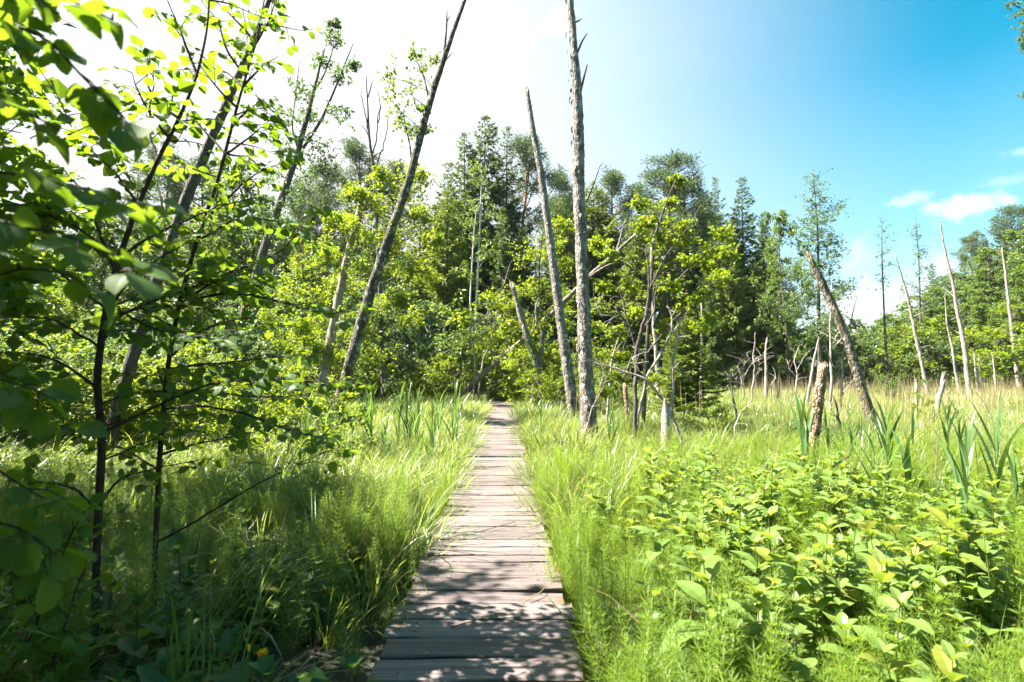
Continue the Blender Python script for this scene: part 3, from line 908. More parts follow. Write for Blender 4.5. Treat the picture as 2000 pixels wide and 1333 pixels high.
# far wooded hill in the gap on the right: one mass
mb = MB()
n = 260
hx = rng.uniform(110, 260, n); hy = rng.uniform(210, 330, n)
hz = gz(hx, hy)
for x, y_, z in zip(hx, hy, hz):
    H = rng.uniform(9, 15)
    m_ = 60
    t = rng.uniform(0, 1, m_)
    a = rng.uniform(0, 6.28, m_)
    rr = (1 - t) ** 0.7 * 3.2 * rng.uniform(0.5, 1, m_)
    P = np.stack([x + rr * np.cos(a), y_ + rr * np.sin(a), z + t * H], 1)
    cards(mb, P, unit(np.stack([np.cos(a), np.sin(a), -0.4 + 0 * a], 1)), rdir(m_, 0.6), 2.2, 0.7, 0.1)
tag(link('far_wood', mb.mesh('far_wood', M['dullleaf'])), 'far wooded hill in the gap between the two forests', 'wood', kind='stuff')

# ------------------------------------------------------------------ custom trees, traced stem by stem and given their own depth
class Tree:
    def __init__(self, name, label, cat, bark, leafm=None, group=None):
        self.name, self.label, self.cat, self.bark, self.leafm, self.group = name, label, cat, bark, leafm, group
        self.wood, self.leaf = MB(), MB()
        self.base = None

    def stem(self, pts, rad, Y, k=10, rough=0.05, step=0.12, ground=False, flare=0.0, ragged=0.0, Y2=None, wig=0.0):
        ys = np.linspace(Y, Y if Y2 is None else Y2, len(pts))
        P = np.array([W(p[0], p[1], q) for p, q in zip(pts, ys)])
        rad = np.asarray(rad, float)
        if ground:
            d = P[0] - P[1]
            d = d / max(0.3, abs(d[2]))
            g = P[0] + d * max(0.0, (P[0][2] - float(gz(P[0][0], P[0][1]))))
            g[2] = float(gz(g[0], g[1])) - 0.12
            P = np.vstack([g, P])
            rad = np.concatenate([[rad[0]], rad])
        if len(rad) != len(P):
            rad = np.interp(np.linspace(0, 1, len(P)), np.linspace(0, 1, len(rad)), rad)
        if self.base is None:
            self.base = P[0].copy()
            self.base[2] = float(gz(P[0][0], P[0][1]))
        Q, r = resample(P, rad, step)
        if wig:
            nz_ = np.cumsum(rng.normal(size=Q.shape), 0); nz_ -= np.linspace(0, 1, len(Q))[:, None] * nz_[-1]
            Q = Q + nz_ * wig * step
        tube(self.wood, Q - self.base, r, k, rough, flare=flare, ragged=ragged)
        if ragged:                                                    # splintered top
            T_ = unit(Q[-1] - Q[-3]); re = float(r[-1])
            for _ in range(6):
                o_ = unit(rng.normal(size=3)) * re * 0.65
                o_ -= T_ * float(o_ @ T_)
                a_ = Q[-1] + o_ - T_ * 0.06 - self.base
                tube(self.wood, np.array([a_, a_ + T_ * ragged * rng.uniform(0.5, 1.0) + o_ * 0.3, a_ + T_ * ragged * rng.uniform(1.1, 1.9) + o_ * 0.5]), [re * 0.42, re * 0.25, 0.002], 4)
        self.last = Q
        return Q

    def clusters(self, trunk, blobs, Y, size, ntw=10, nl=8, spread=0.5, r=0.012, real=False, prof=OV_ROUND, flat=0.6):
        for b in blobs:
            yy = Y + rng.normal() * spread
            c = W(b[0], b[1], yy)
            rad = b[2] / F_PX * yy
            T = trunk[trunk[:, 2] < c[2] + 0.1] if (trunk[:, 2] < c[2] + 0.1).sum() > 2 else trunk
            d = np.linalg.norm(T - c, axis=1) + 0.8 * np.abs((c[2] - T[:, 2]) - 0.5 * np.linalg.norm((T - c)[:, :2], axis=1))
            q = T[int(np.argmin(d))]
            limb(self.wood, q - self.base, c - self.base, r, r * 0.4, 0.03, 4, 0.25)
            blob(self.wood, self.leaf, c - self.base, rad, ntw, nl, size, twig_r=0.004, real=real, prof=prof, flat=flat)

    def done(self):
        e = thing(self.name, self.label, self.cat, self.base, group=self.group)
        link('trunk', self.wood.mesh('trunk', M[self.bark], True), e)
        if self.leaf.n:
            link('crown', self.leaf.mesh('crown', M[self.leafm]), e)
        return e


def px_r(pix, Y):
    return pix / 2 / F_PX * Y


# lichened leaning alder, left of the boardwalk
t = Tree('leaning_alder', 'long lichen-spotted trunk leaning right from the grass left of the boardwalk', 'tree', 'lichen', 'birch')
Y = 14.0
tr = t.stem([(657, 805), (690, 690), (725, 565), (765, 450), (800, 350), (828, 240), (852, 160), (882, 72), (915, -20), (950, -130)],
            [px_r(v, Y) for v in (24, 22, 20, 18, 16, 14, 12, 9, 7, 5)], Y, 14, 0.045, 0.1, True, 0.5)
t.stem([(868, 100), (872, 60), (873, 20)], [0.035, 0.015], Y, 6, 0.05, 0.1)
t.stem([(872, 45), (879, 30)], [0.018, 0.008], Y, 5, 0, 0.1)
t.stem([(862, 130), (878, 108), (886, 102)], [0.02, 0.006], Y, 5, 0, 0.1)
t.stem([(806, 330), (800, 280), (790, 240), (788, 215)], [0.03, 0.012], Y, 6, 0.03, 0.1)
t.stem([(838, 195), (828, 150), (812, 115)], [0.03, 0.012], Y, 6, 0.03, 0.1)
t.clusters(tr, [(790, 175, 50), (775, 212, 46), (822, 138, 38), (762, 150, 28), (800, 262, 34), (852, 118, 20), (802, 252, 24), (812, 105, 18), (826, 215, 22),
                (772, 235, 22), (835, 255, 14)], Y, 0.10, 12, 8, 0.4)
t.done()

# pale broken trunk with bright foliage behind it
t = Tree('maple_tree', 'pale broken trunk wrapped in bright yellow-green leaves behind the lichened trunk', 'tree', 'pale', 'bright')
Y = 17.5
tr = t.stem([(628, 765), (650, 640), (675, 515), (698, 430), (711, 365)], [px_r(v, Y) for v in (20, 16, 14, 12, 10)], Y, 12, 0.05, 0.12, True, 0.4, ragged=0.12)
t.clusters(tr, [(725, 395, 42), (790, 372, 42), (698, 445, 45), (655, 435, 32), (765, 470, 45), (718, 520, 45), (795, 530, 42), (665, 560, 40), (640, 625, 42),
                (700, 640, 42), (745, 600, 40), (610, 690, 36), (815, 420, 34), (780, 590, 30), (590, 640, 30), (670, 700, 30), (740, 345, 26), (815, 345, 30), (845, 470, 34), (830, 540, 36), (800, 620, 36), (690, 385, 30), (640, 500, 34)], Y, 0.095, 42, 18, 0.7)
t.done()

t = Tree('hazel_bush', 'spreading bright bush low behind the pale broken trunk', 'bush', 'bark', 'bright')
Y = 19.5
tr = t.stem([(600, 770), (592, 690), (600, 600), (590, 520)], [0.05, 0.02], Y, 8, 0.04, 0.15, True)
tr2 = t.stem([(605, 770), (650, 700), (690, 640)], [0.04, 0.015], Y, 7, 0.04, 0.15, True)
t.clusters(np.vstack([tr, tr2]), [(590, 520, 40), (560, 570, 44), (610, 590, 44), (640, 660, 44), (560, 660, 46), (600, 700, 46), (690, 650, 40), (530, 620, 38), (680, 710, 40), (540, 720, 44), (620, 480, 30), (730, 700, 38)], Y, 0.10, 36, 15, 0.8)
t.done()

# tall sparse leaning alder against the white sky
t = Tree('alder_tree', 'tall dark leaning alder with thin bluish crown against the white sky', 'alder', 'bark', 'dullleaf')
Y = 26.0
tr = t.stem([(470, 640), (515, 490), (548, 395), (578, 310), (600, 230), (620, 150), (634, 95)], [px_r(v, Y) for v in (19, 16, 14, 12, 9, 5, 3)], Y, 9, 0.05, 0.2, True, 0.3)
b1 = t.stem([(592, 290), (628, 235), (652, 180), (676, 120), (690, 85)], [0.08, 0.02], Y, 6, 0.03, 0.2)
b2 = t.stem([(610, 185), (632, 150), (650, 100), (655, 55)], [0.05, 0.015], Y, 6, 0.03, 0.2)
b3 = t.stem([(585, 305), (570, 250), (578, 180), (585, 120)], [0.05, 0.015], Y, 6, 0.03, 0.2)
t.clusters(np.vstack([tr, b1, b2, b3]), [(588, 180, 40), (572, 235, 40), (560, 290, 42), (622, 290, 42), (662, 225, 34), (630, 120, 28), (650, 75, 24), (668, 150, 24), (600, 345, 46),
                                         (540, 345, 44), (640, 330, 38), (580, 400, 46), (520, 400, 40), (690, 130, 16), (655, 50, 14), (610, 235, 30), (545, 440, 36)], Y, 0.15, 24, 12, 1.0)
t.done()

# dark leaning trunk behind the saplings, left
t = Tree('leaning_alder', 'dark trunk leaning right behind the saplings on the left', 'tree', 'bark', 'birch')
Y = 10.5
tr = t.stem([(238, 770), (262, 690), (300, 565), (370, 372), (420, 255), (458, 168), (495, 80), (530, -10), (560, -90)], [px_r(v, Y) for v in (24, 23, 21, 20, 18, 15, 12, 9, 7)], Y, 10, 0.045, 0.12, True, 0.4)
t.clusters(tr, [(500, 40, 40), (540, 10, 40), (470, 95, 30), (560, -50, 50), (600, -90, 50)], Y, 0.09, 10, 8, 0.4)
t.done()

# near trunk at far left
t = Tree('alder_tree', 'crooked dark trunk at the far left with yellow-green leaves above', 'alder', 'bark', 'bright')
Y = 15.0
tr = t.stem([(18, 740), (25, 660), (32, 610), (20, 560), (10, 520), (20, 470)], [px_r(v, Y) for v in (20, 22, 18, 16, 12, 8)], Y, 10, 0.06, 0.12, True, 0.3)
t.clusters(tr, [(20, 530, 36), (60, 560, 34), (-20, 560, 36), (40, 480, 36), (90, 520, 30), (-30, 480, 40), (110, 590, 30), (0, 430, 40), (70, 440, 34)], Y, 0.11, 18, 11, 0.6)
t.done()

# forked dead tree against the white sky
t = Tree('dead_tree', 'thin forked dead tree standing bare against the white sky', 'dead tree', 'bark')
Y = 24.0
t.stem([(748, 745), (742, 560), (735, 420), (730, 330), (721, 270), (718, 200), (715, 148)], [px_r(v, Y) for v in (9, 8, 7, 6, 5, 3, 2)], Y, 8, 0.04, 0.2, True)
for b in ([(727, 300), (735, 250), (738, 190), (737, 175)], [(731, 330), (748, 275), (757, 235), (764, 215)], [(724, 280), (708, 250), (700, 240)], [(718, 190), (726, 165), (725, 150)], [(738, 240), (745, 200)],
          [(730, 310), (742, 300), (752, 292)], [(721, 262), (708, 200), (710, 170)]):
    t.stem(b, [0.034, 0.01], Y, 5, 0.03, 0.2, wig=0.15)
t.done()

# slender pale birch pair
t = Tree('birch_tree', 'slender pale birch with thin light crown before the sunlit spruce', 'birch', 'birchbark', 'birch')
Y = 33.0
tr = t.stem([(926, 745), (930, 600), (938, 430), (941, 335)], [0.11, 0.08, 0.05, 0.02], Y, 8, 0.03, 0.25, True)
t.stem([(927, 700), (918, 590), (926, 450), (932, 400)], [0.07, 0.02], Y, 6, 0.03, 0.25)
t.clusters(tr, [(945, 360, 32), (928, 405, 32), (958, 425, 30), (935, 465, 28), (935, 330, 20), (915, 440, 20), (950, 500, 26), (920, 540, 24), (945, 590, 26)], Y, 0.15, 17, 11, 0.5)
t.done()

# the tall bare trunk
t = Tree('dead_tree', 'tall bare grey trunk with flaking bark right of the boardwalk, top out of view', 'dead tree', 'snag')
Y = 12.2
t.stem([(1151, 835), (1145, 740), (1141, 620), (1136, 500), (1131, 380), (1130, 260), (1126, 160), (1119, 70), (1113, 0), (1104, -70), (1098, -180)],
       [px_r(v, Y) for v in (31, 28, 26, 24, 23, 22, 18, 15, 14, 13, 8)], Y, 18, 0.055, 0.045, True, 0.8, ragged=0.25)
for b, r in (([(1131, 190), (1140, 155), (1147, 127)], 0.035), ([(1127, 105), (1137, 80), (1147, 66)], 0.032), ([(1120, 45), (1130, 42), (1136, 37)], 0.03), ([(1115, 22), (1106, 8), (1102, -6)], 0.03),
             ([(1146, 395), (1158, 365), (1172, 325)], 0.022), ([(1172, 325), (1178, 318)], 0.01), ([(1125, 100), (1114, 98)], 0.02), ([(1136, 300), (1126, 296)], 0.015)):
    t.stem(b, [r, r * 0.35], Y, 6, 0.06, 0.05)
# loose bark flakes
for i in range(70):
    z = rng.uniform(0.02, 0.97)
    q = t.last
    c = W(np.interp(z, [0, 0.5, 1], [1148, 1134, 1113]), np.interp(z, [0, 1], [820, 0]), Y)
    a = rng.uniform(0, 6.28)
    rad = np.interp(z, [0, 1], [0.168, 0.085])
    o = np.array([math.cos(a), math.sin(a), 0])
    cards(t.wood, [c + o * rad - t.base], [np.array([0, 0, rng.choice([-1, 1])]) + o * rng.uniform(0.1, 0.5)], [o], rng.uniform(0.08, 0.2), 0.5, 0.1)
t.done()

# the shorter leaning snag
t = Tree('dead_tree', 'bare grey snag with broken top leaning left beside the tall bare trunk', 'dead tree', 'snag')
Y = 18.5
t.stem([(1120, 800), (1104, 690), (1087, 565), (1071, 445), (1056, 335), (1041, 255), (1030, 182)], [px_r(v, Y) for v in (22, 20, 18, 15, 13, 11, 8)], Y, 14, 0.05, 0.07, True, 0.3, ragged=0.2)
for b in ([(1056, 330), (1063, 345)], [(1041, 262), (1034, 258)], [(1035, 215), (1040, 205)]):
    t.stem(b, [0.03, 0.01], Y, 5, 0.05, 0.05)
t.done()

# middle snags and the lodged log
t = Tree('dead_tree', 'short leaning snag with pointed top at the end of the boardwalk', 'dead tree', 'snag')
Y = 22.0
t.stem([(1056, 765), (1038, 690), (1017, 615), (1001, 560)], [px_r(v, Y) for v in (17, 15, 12, 8)], Y, 10, 0.07, 0.1, True, 0.3, ragged=0.2)
t.done()
t = Tree('dead_tree', 'thick broken stub crossing the short leaning snag', 'dead tree', 'snag')
t.stem([(1045, 768), (1053, 705), (1060, 645)], [px_r(v, 22.6) for v in (16, 13, 10)], 22.6, 10, 0.07, 0.1, True, 0.3, ragged=0.2)
t.done()
t = Tree('fallen_tree', 'fallen grey trunk propped slantwise behind the snags at the path end', 'fallen tree', 'snag')
t.stem([(905, 765), (958, 718), (1010, 674), (1050, 637), (1085, 606), (1150, 540), (1205, 492), (1240, 460), (1275, 433)], [px_r(v, 23) for v in (12, 12, 11, 10, 9, 8, 6, 5, 3)], 25.5, 10, 0.05, 0.12, True, 0.2, Y2=20.0)
for b in ([(1150, 542), (1190, 520), (1235, 505)], [(1205, 492), (1215, 455), (1222, 430)], [(1050, 637), (1045, 600), (1050, 585)]):
    t.stem(b, [0.05, 0.015], 21.5, 5, 0.04, 0.15, wig=0.1)
t.done()

# mossy leaning snag on the right
t = Tree('dead_tree', 'thick mossy snag leaning left out of the right meadow', 'dead tree', 'mossy', 'bright')
Y = 14.5
tr = t.stem([(1700, 812), (1690, 780), (1672, 722), (1650, 650), (1622, 588), (1602, 545), (1582, 505)], [px_r(v, Y) for v in (19, 18, 17, 16, 15, 14, 10)], Y, 14, 0.06, 0.08, True, 0.45, ragged=0.15)
t.stem([(1655, 645), (1640, 668), (1625, 680)], [0.03, 0.008], Y, 5, 0.04, 0.1)
t.stem([(1660, 640), (1668, 600), (1675, 575)], [0.02, 0.006], Y, 5, 0.04, 0.1)
t.clusters(tr, [(1626, 580, 14), (1660, 585, 16)], Y, 0.06, 5, 5, 0.1, r=0.006)
t.done()

# rotten brown stump and the gnawed stump
t = Tree('tree_stump', 'crumbling red-brown stump standing in the right meadow', 'stump', 'rot')
Y = 9.6
t.stem([(1588, 868), (1594, 810), (1601, 762), (1607, 718)], [px_r(v, Y) for v in (19, 19, 18, 17)], Y, 14, 0.10, 0.035, True, 0.3, ragged=0.10)
for i in range(30):
    z = rng.uniform(0, 1)
    c = W(np.interp(z, [0, 1], [1590, 1605]), np.interp(z, [0, 1], [860, 725]), Y)
    a = rng.uniform(0, 6.28)
    o = np.array([math.cos(a), math.sin(a), 0])
    cards(t.wood, [c + o * 0.072 - t.base], [np.array([0, 0, rng.choice([-1, 1])]) + o * rng.uniform(0.1, 0.5)], [o], rng.uniform(0.05, 0.12), 0.5, 0.1)
t.done()
t = Tree('tree_stump', 'gnawed stump with pointed top right of the tall bare trunk', 'stump', 'beaver')
Y = 10.6
t.stem([(1301, 858), (1301, 830), (1300, 812), (1299, 795), (1298, 779)], [0.088, 0.088, 0.080, 0.045, 0.012], Y, 14, 0.04, 0.03, True, 0.2)
t.done()

# poles and stakes
stakes = [
    ('dead_pole', 'pale upright dead pole before the dark spruces, right of the maple sprays', 'pale', [(1371, 760), (1371, 690), (1370, 588)], (11, 10, 8), 24),
    ('dead_pole', 'grey upright stake before the black shade at the foot of the spruces', 'pale', [(1496, 768), (1496, 720), (1497, 668)], (10, 9, 8), 26),
    ('dead_pole', 'short stub right of the grey upright stake', 'pale', [(1520, 768), (1521, 745), (1522, 724)], (7, 7, 6), 26),
    ('dead_pole', 'leaning pale pole just behind the crumbling brown stump', 'pale', [(1578, 778), (1588, 725), (1597, 670)], (10, 8, 6), 21),
    ('dead_pole', 'thin crooked dead stem left of the mossy leaning snag', 'pale', [(1621, 800), (1624, 740), (1622, 680), (1624, 560)], (8, 8, 7, 5), 18),
    ('dead_pole', 'thin pale stem half hidden behind the mossy leaning snag', 'pale', [(1642, 795), (1646, 740), (1645, 700), (1652, 660)], (6, 6, 5, 3), 18),
    ('dead_pole', 'pale bare pole leaning left, right neighbour of the leafy-tipped slim tree', 'pale', [(1808, 752), (1791, 662), (1770, 572), (1748, 500)], (10, 9, 8, 5), 30),
    ('dead_pole', 'tallest bare pole leaning left before the right-hand forest', 'pale', [(1893, 760), (1879, 640), (1859, 540), (1836, 437)], (13, 12, 9, 6), 28),
    ('dead_pole', 'crooked bare pole left of the tallest pole before the right-hand forest', 'pale', [(1873, 758), (1864, 700), (1850, 640), (1846, 585)], (9, 8, 6, 4), 30),
    ('dead_pole', 'grey pole sticking out high in the right-hand forest', 'pale', [(1990, 750), (1978, 640), (1966, 560), (1957, 488)], (11, 10, 9, 6), 40),
    ('dead_pole', 'slanted grey stump before the tallest bare pole', 'pale', [(1828, 815), (1833, 785), (1841, 745)], (12, 12, 9), 15),
    ('dead_pole', 'short grey post left of the slanted grey stump', 'pale', [(1790, 810), (1790, 785), (1789, 755)], (10, 9, 8), 17),
    ('dead_pole', 'dark broken stub in the grass behind the tall bare trunk', 'rot', [(1225, 800), (1223, 775), (1220, 752)], (13, 12, 10), 16),
    ('dead_pole', 'short pale stake left of the two at the right photo edge', 'pale', [(1908, 745), (1905, 715), (1902, 692)], (6, 5, 4), 34),
    ('dead_pole', 'pale stake second from the right photo edge', 'pale', [(1917, 748), (1914, 720), (1912, 700)], (7, 6, 5), 33),
    ('dead_pole', 'thin pale stake nearest the right photo edge', 'pale', [(1944, 745), (1942, 720), (1938, 695)], (6, 5, 4), 34),
    ('dead_pole', 'white dead stem in the middle of the forest beside the slender birch', 'pale', [(1282, 705), (1276, 600), (1272, 485)], (11, 10, 8), 26),
]
for nm, lb, mt, pts, wd, Y in stakes:
    t = Tree(nm, lb, 'dead pole', mt)
    t.stem(pts, [px_r(v * f, Y) for v, f in zip(wd, np.linspace(0.72, 0.42 if wd[0] < 12 or len(pts) > 3 else 0.8, len(wd)))], Y, 9, 0.07, 0.12, True, 0.2, ragged=0.18, wig=0.06)
    if len(pts) > 3:
        for i in range(3):
            q = t.last[int(len(t.last) * rng.uniform(0.35, 0.95))] - t.base
            limb(t.wood, q, q + np.array([rng.normal() * 0.5, rng.normal() * 0.4, rng.uniform(0.1, 0.7)]), 0.02, 0.005, 0.0, 4)
    t.done()

# dead saplings and bare tangles
dead = [
    ('dead_sapling', 'dark forked dead sapling between the tall bare trunk and the gnawed stump', [[(1240, 838), (1244, 740), (1241, 690), (1260, 620), (1266, 560), (1262, 480)], [(1246, 700), (1230, 640), (1218, 590), (1210, 560)],
        [(1250, 655), (1275, 610), (1283, 560)], [(1228, 640), (1212, 615), (1200, 600)]], 0.045, 12.5),
    ('dead_sapling', 'crooked pale dead stem bent over at the top, above the gnawed stump', [[(1310, 850), (1313, 785), (1318, 700), (1333, 652), (1326, 628)], [(1318, 720), (1345, 735), (1352, 742)], [(1328, 670), (1310, 640)]], 0.035, 12.0),
    ('dead_sapling', 'zigzag dead stem rising right of the dark forked sapling', [[(1255, 790), (1262, 745), (1290, 690), (1312, 650), (1313, 615), (1302, 598)], [(1290, 690), (1320, 640), (1350, 600)]], 0.03, 13.0),
    ('fallen_branch', 'long curved pale branch lying from the tall trunk to the gnawed stump', [[(1325, 856), (1302, 795), (1262, 740), (1205, 722), (1160, 708)], [(1262, 740), (1245, 720), (1235, 700)]], 0.03, 11.4),
    ('dead_sapling', 'thin pale forked twigs in front of the tall trunk foot', [[(1152, 815), (1160, 800), (1172, 760), (1178, 720)], [(1160, 800), (1150, 790)], [(1166, 780), (1190, 735), (1200, 712)]], 0.014, 11.2),
    ('dead_sapling', 'pale bent twig arching over the right meadow grass', [[(1436, 855), (1436, 830), (1450, 800), (1480, 785)], ], 0.018, 11.5),
    ('dead_sapling', 'pale forked dead sapling standing alone in the right meadow', [[(1444, 862), (1442, 800), (1435, 770), (1428, 740), (1424, 720)], [(1434, 765), (1448, 730), (1452, 712)], [(1428, 740), (1410, 735), (1416, 728)]], 0.025, 13.5),
    ('dead_sapling', 'bare white branching snag left of the grey upright stake', [[(1468, 770), (1470, 730), (1466, 690), (1475, 650)], [(1470, 730), (1482, 700), (1490, 690)], [(1467, 710), (1458, 690)], [(1470, 745), (1484, 725), (1490, 720)]], 0.04, 25),
    ('dead_sapling', 'bare white twiggy bush before the dark spruces', [[(1452, 772), (1450, 735), (1440, 715)], [(1451, 745), (1462, 720), (1478, 700)], [(1450, 735), (1455, 705)], [(1451, 755), (1436, 742), (1430, 728)]], 0.035, 24),
    ('dead_sapling', 'tangled bare snag between the grey stake and the leaning pale pole', [[(1552, 772), (1556, 735), (1550, 700), (1560, 680)], [(1555, 740), (1540, 715), (1538, 705)], [(1553, 725), (1570, 700), (1575, 690)]], 0.035, 24),
    ('dead_sapling', 'low crooked bare branch right of the short stub', [[(1506, 770), (1507, 750), (1518, 738), (1514, 728)]], 0.035, 25),
    ('dead_sapling', 'dark leaning twig beside the mossy snag foot', [[(1638, 815), (1632, 790), (1626, 770)]], 0.03, 14),
    ('dead_sapling', 'thin bare sapling left of the fallen grey trunk', [[(925, 755), (928, 690), (915, 640), (920, 600)], [(928, 690), (945, 650), (962, 600), (980, 560)], [(940, 660), (935, 620)]], 0.05, 25),
    ('dead_sapling', 'grey twiggy sapling against the dark trunks left of the short snag', [[(938, 757), (950, 700), (965, 640), (985, 560), (1000, 510)], [(962, 650), (950, 600), (955, 560)], [(975, 600), (1000, 570)], [(968, 630), (990, 610)]], 0.04, 26),
]
for nm, lb, lines, r, Y in dead:
    t = Tree(nm, lb, 'dead sapling' if nm == 'dead_sapling' else 'branch', 'pale' if 'dark' not in lb.split(' ')[0] else 'bark')
    for i, ln in enumerate(lines):
        t.stem(ln, [r if i == 0 else r * 0.55, r * 0.3], Y + rng.normal() * 0.05, 6, 0.05, 0.07 if Y < 20 else 0.15, i == 0, wig=0.12)
        for j in range(2 + len(ln)):
            q = t.last[int(len(t.last) * rng.uniform(0.4, 0.99))] - t.base
            d = np.array([rng.normal() * 0.6, rng.normal() * 0.5, rng.uniform(0.0, 0.7)]) * (0.35 if Y < 20 else 0.7)
            limb(t.wood, q, q + d, r * 0.25, 0.003, 0.05, 3, 0.1)
    t.done()

t = Tree('brushwood', 'tangle of thin bare grey branches right behind the tall trunk', 'brushwood', 'pale')
Y = 15
t.stem([(1190, 760), (1195, 700), (1215, 640)], [0.03, 0.01], Y, 6, 0.05, 0.1, True)
for i in range(24):
    a = (rng.uniform(1155, 1240), rng.uniform(600, 750))
    b = (a[0] + rng.normal() * 55, a[1] - rng.uniform(-10, 70))
    m_ = ((a[0] + b[0]) / 2 + rng.normal() * 10, (a[1] + b[1]) / 2 + rng.normal() * 12)
    yy = Y + rng.normal() * 0.7
    t.stem([a, m_, b], [rng.uniform(0.005, 0.011), 0.003], yy, 4, 0.0, 0.12, wig=0.1)
t.done()

# maple sprays right of the tall trunk
t = Tree('maple_sapling', 'slim sapling with flat yellow-green leaf sprays right of the tall bare trunk', 'sapling', 'bark', 'bright')
Y = 13.4
tr = t.stem([(1256, 835), (1262, 700), (1271, 570), (1276, 470), (1300, 400), (1320, 350)], [0.05, 0.045, 0.035, 0.025, 0.01], Y, 8, 0.04, 0.1, True)
b1 = t.stem([(1276, 640), (1310, 560), (1350, 520), (1410, 470)], [0.025, 0.008], Y, 6, 0.03, 0.1)
b2 = t.stem([(1271, 560), (1300, 500), (1340, 450), (1370, 400)], [0.022, 0.008], Y - 0.3, 6, 0.03, 0.1)
b3 = t.stem([(1272, 560), (1230, 520), (1190, 500), (1165, 480)], [0.02, 0.008], Y + 0.3, 6, 0.03, 0.1)
b4 = t.stem([(1264, 690), (1320, 620), (1370, 580), (1410, 545)], [0.022, 0.008], Y - 0.2, 6, 0.03, 0.1)
b5 = t.stem([(1263, 700), (1220, 670), (1190, 640)], [0.02, 0.008], Y, 6, 0.03, 0.1)
allb = np.vstack([tr, b1, b2, b3, b4, b5])
t.clusters(allb, [(1392, 487, 30), (1408, 545, 28), (1392, 625, 28), (1330, 440, 30), (1350, 510, 28), (1290, 470, 28), (1305, 400, 22), (1412, 455, 20), (1372, 580, 24), (1240, 610, 22), (1205, 650, 24),
                  (1190, 500, 22), (1168, 478, 18), (1310, 560, 24), (1362, 640, 20), (1178, 765, 22), (1322, 355, 14), (1340, 470, 22), (1275, 520, 18), (1385, 520, 18), (1260, 440, 20), (1180, 560, 22), (1200, 740, 22), (1340, 600, 24), (1230, 560, 24), (1220, 700, 24), (1300, 640, 24), (1280, 740, 22), (1160, 640, 22), (1420, 500, 18), (1250, 400, 18)],
           Y, 0.085, 26, 13, 0.5, 0.006, flat=0.30)
t.done()

# bright maple at the end of the path
t = Tree('maple_tree', 'bright green young maple filling the gap behind the leaning snag', 'maple', 'bark', 'bright')
Y = 23.5
tr = t.stem([(1062, 752), (1058, 640), (1052, 540), (1058, 460)], [0.07, 0.05, 0.02], Y, 8, 0.04, 0.15, True)
t.clusters(tr, [(1040, 500, 42), (1022, 570, 42), (1068, 560, 40), (1000, 640, 38), (1055, 640, 38), (1092, 700, 36), (1080, 480, 30), (1100, 440, 26), (995, 600, 30), (962, 655, 26), (1090, 610, 36), (1035, 690, 36), (1100, 520, 32), (1110, 580, 34), (1165, 600, 32), (1170, 690, 34), (1010, 700, 34)],
           Y, 0.11, 32, 15, 0.9, flat=0.45)
t.done()

stand(YSPRUCE, 0, 1342, 615, 18.5, 20, 'young_spruce', 'bushy light green young spruce in the grass below the maple sprays', 'spruce', wide=1.7)
stand(YSPRUCE, 1, 1320, 690, 17.5, 20, 'young_spruce', 'lower young spruce with brown base left of the bushy light green one', 'spruce', wide=1.9)
stand(SHRUB, 1, 1405, 775, 13.5, 4, 'shrub', 'small bright leafy bush alone in the right meadow', 'shrub', wide=1.5)
stand(SHRUB, 1, 1080, 690, 20.5, 4, 'shrub', 'leafy bush beside the foot of the leaning broken-top snag', 'shrub')
stand(SHRUB, 0, 1180, 690, 19.5, 4, 'shrub', 'leafy bush behind the tall bare trunk', 'shrub')
stand(SHRUB, 1, 1795, 770, 15.5, 4, 'shrub', 'knee-high bush at the short grey post in the right meadow', 'shrub')
stand(SHRUB, 0, 1750, 720, 26, 4, 'shrub', 'leafy bush behind the mossy leaning snag foot', 'shrub')

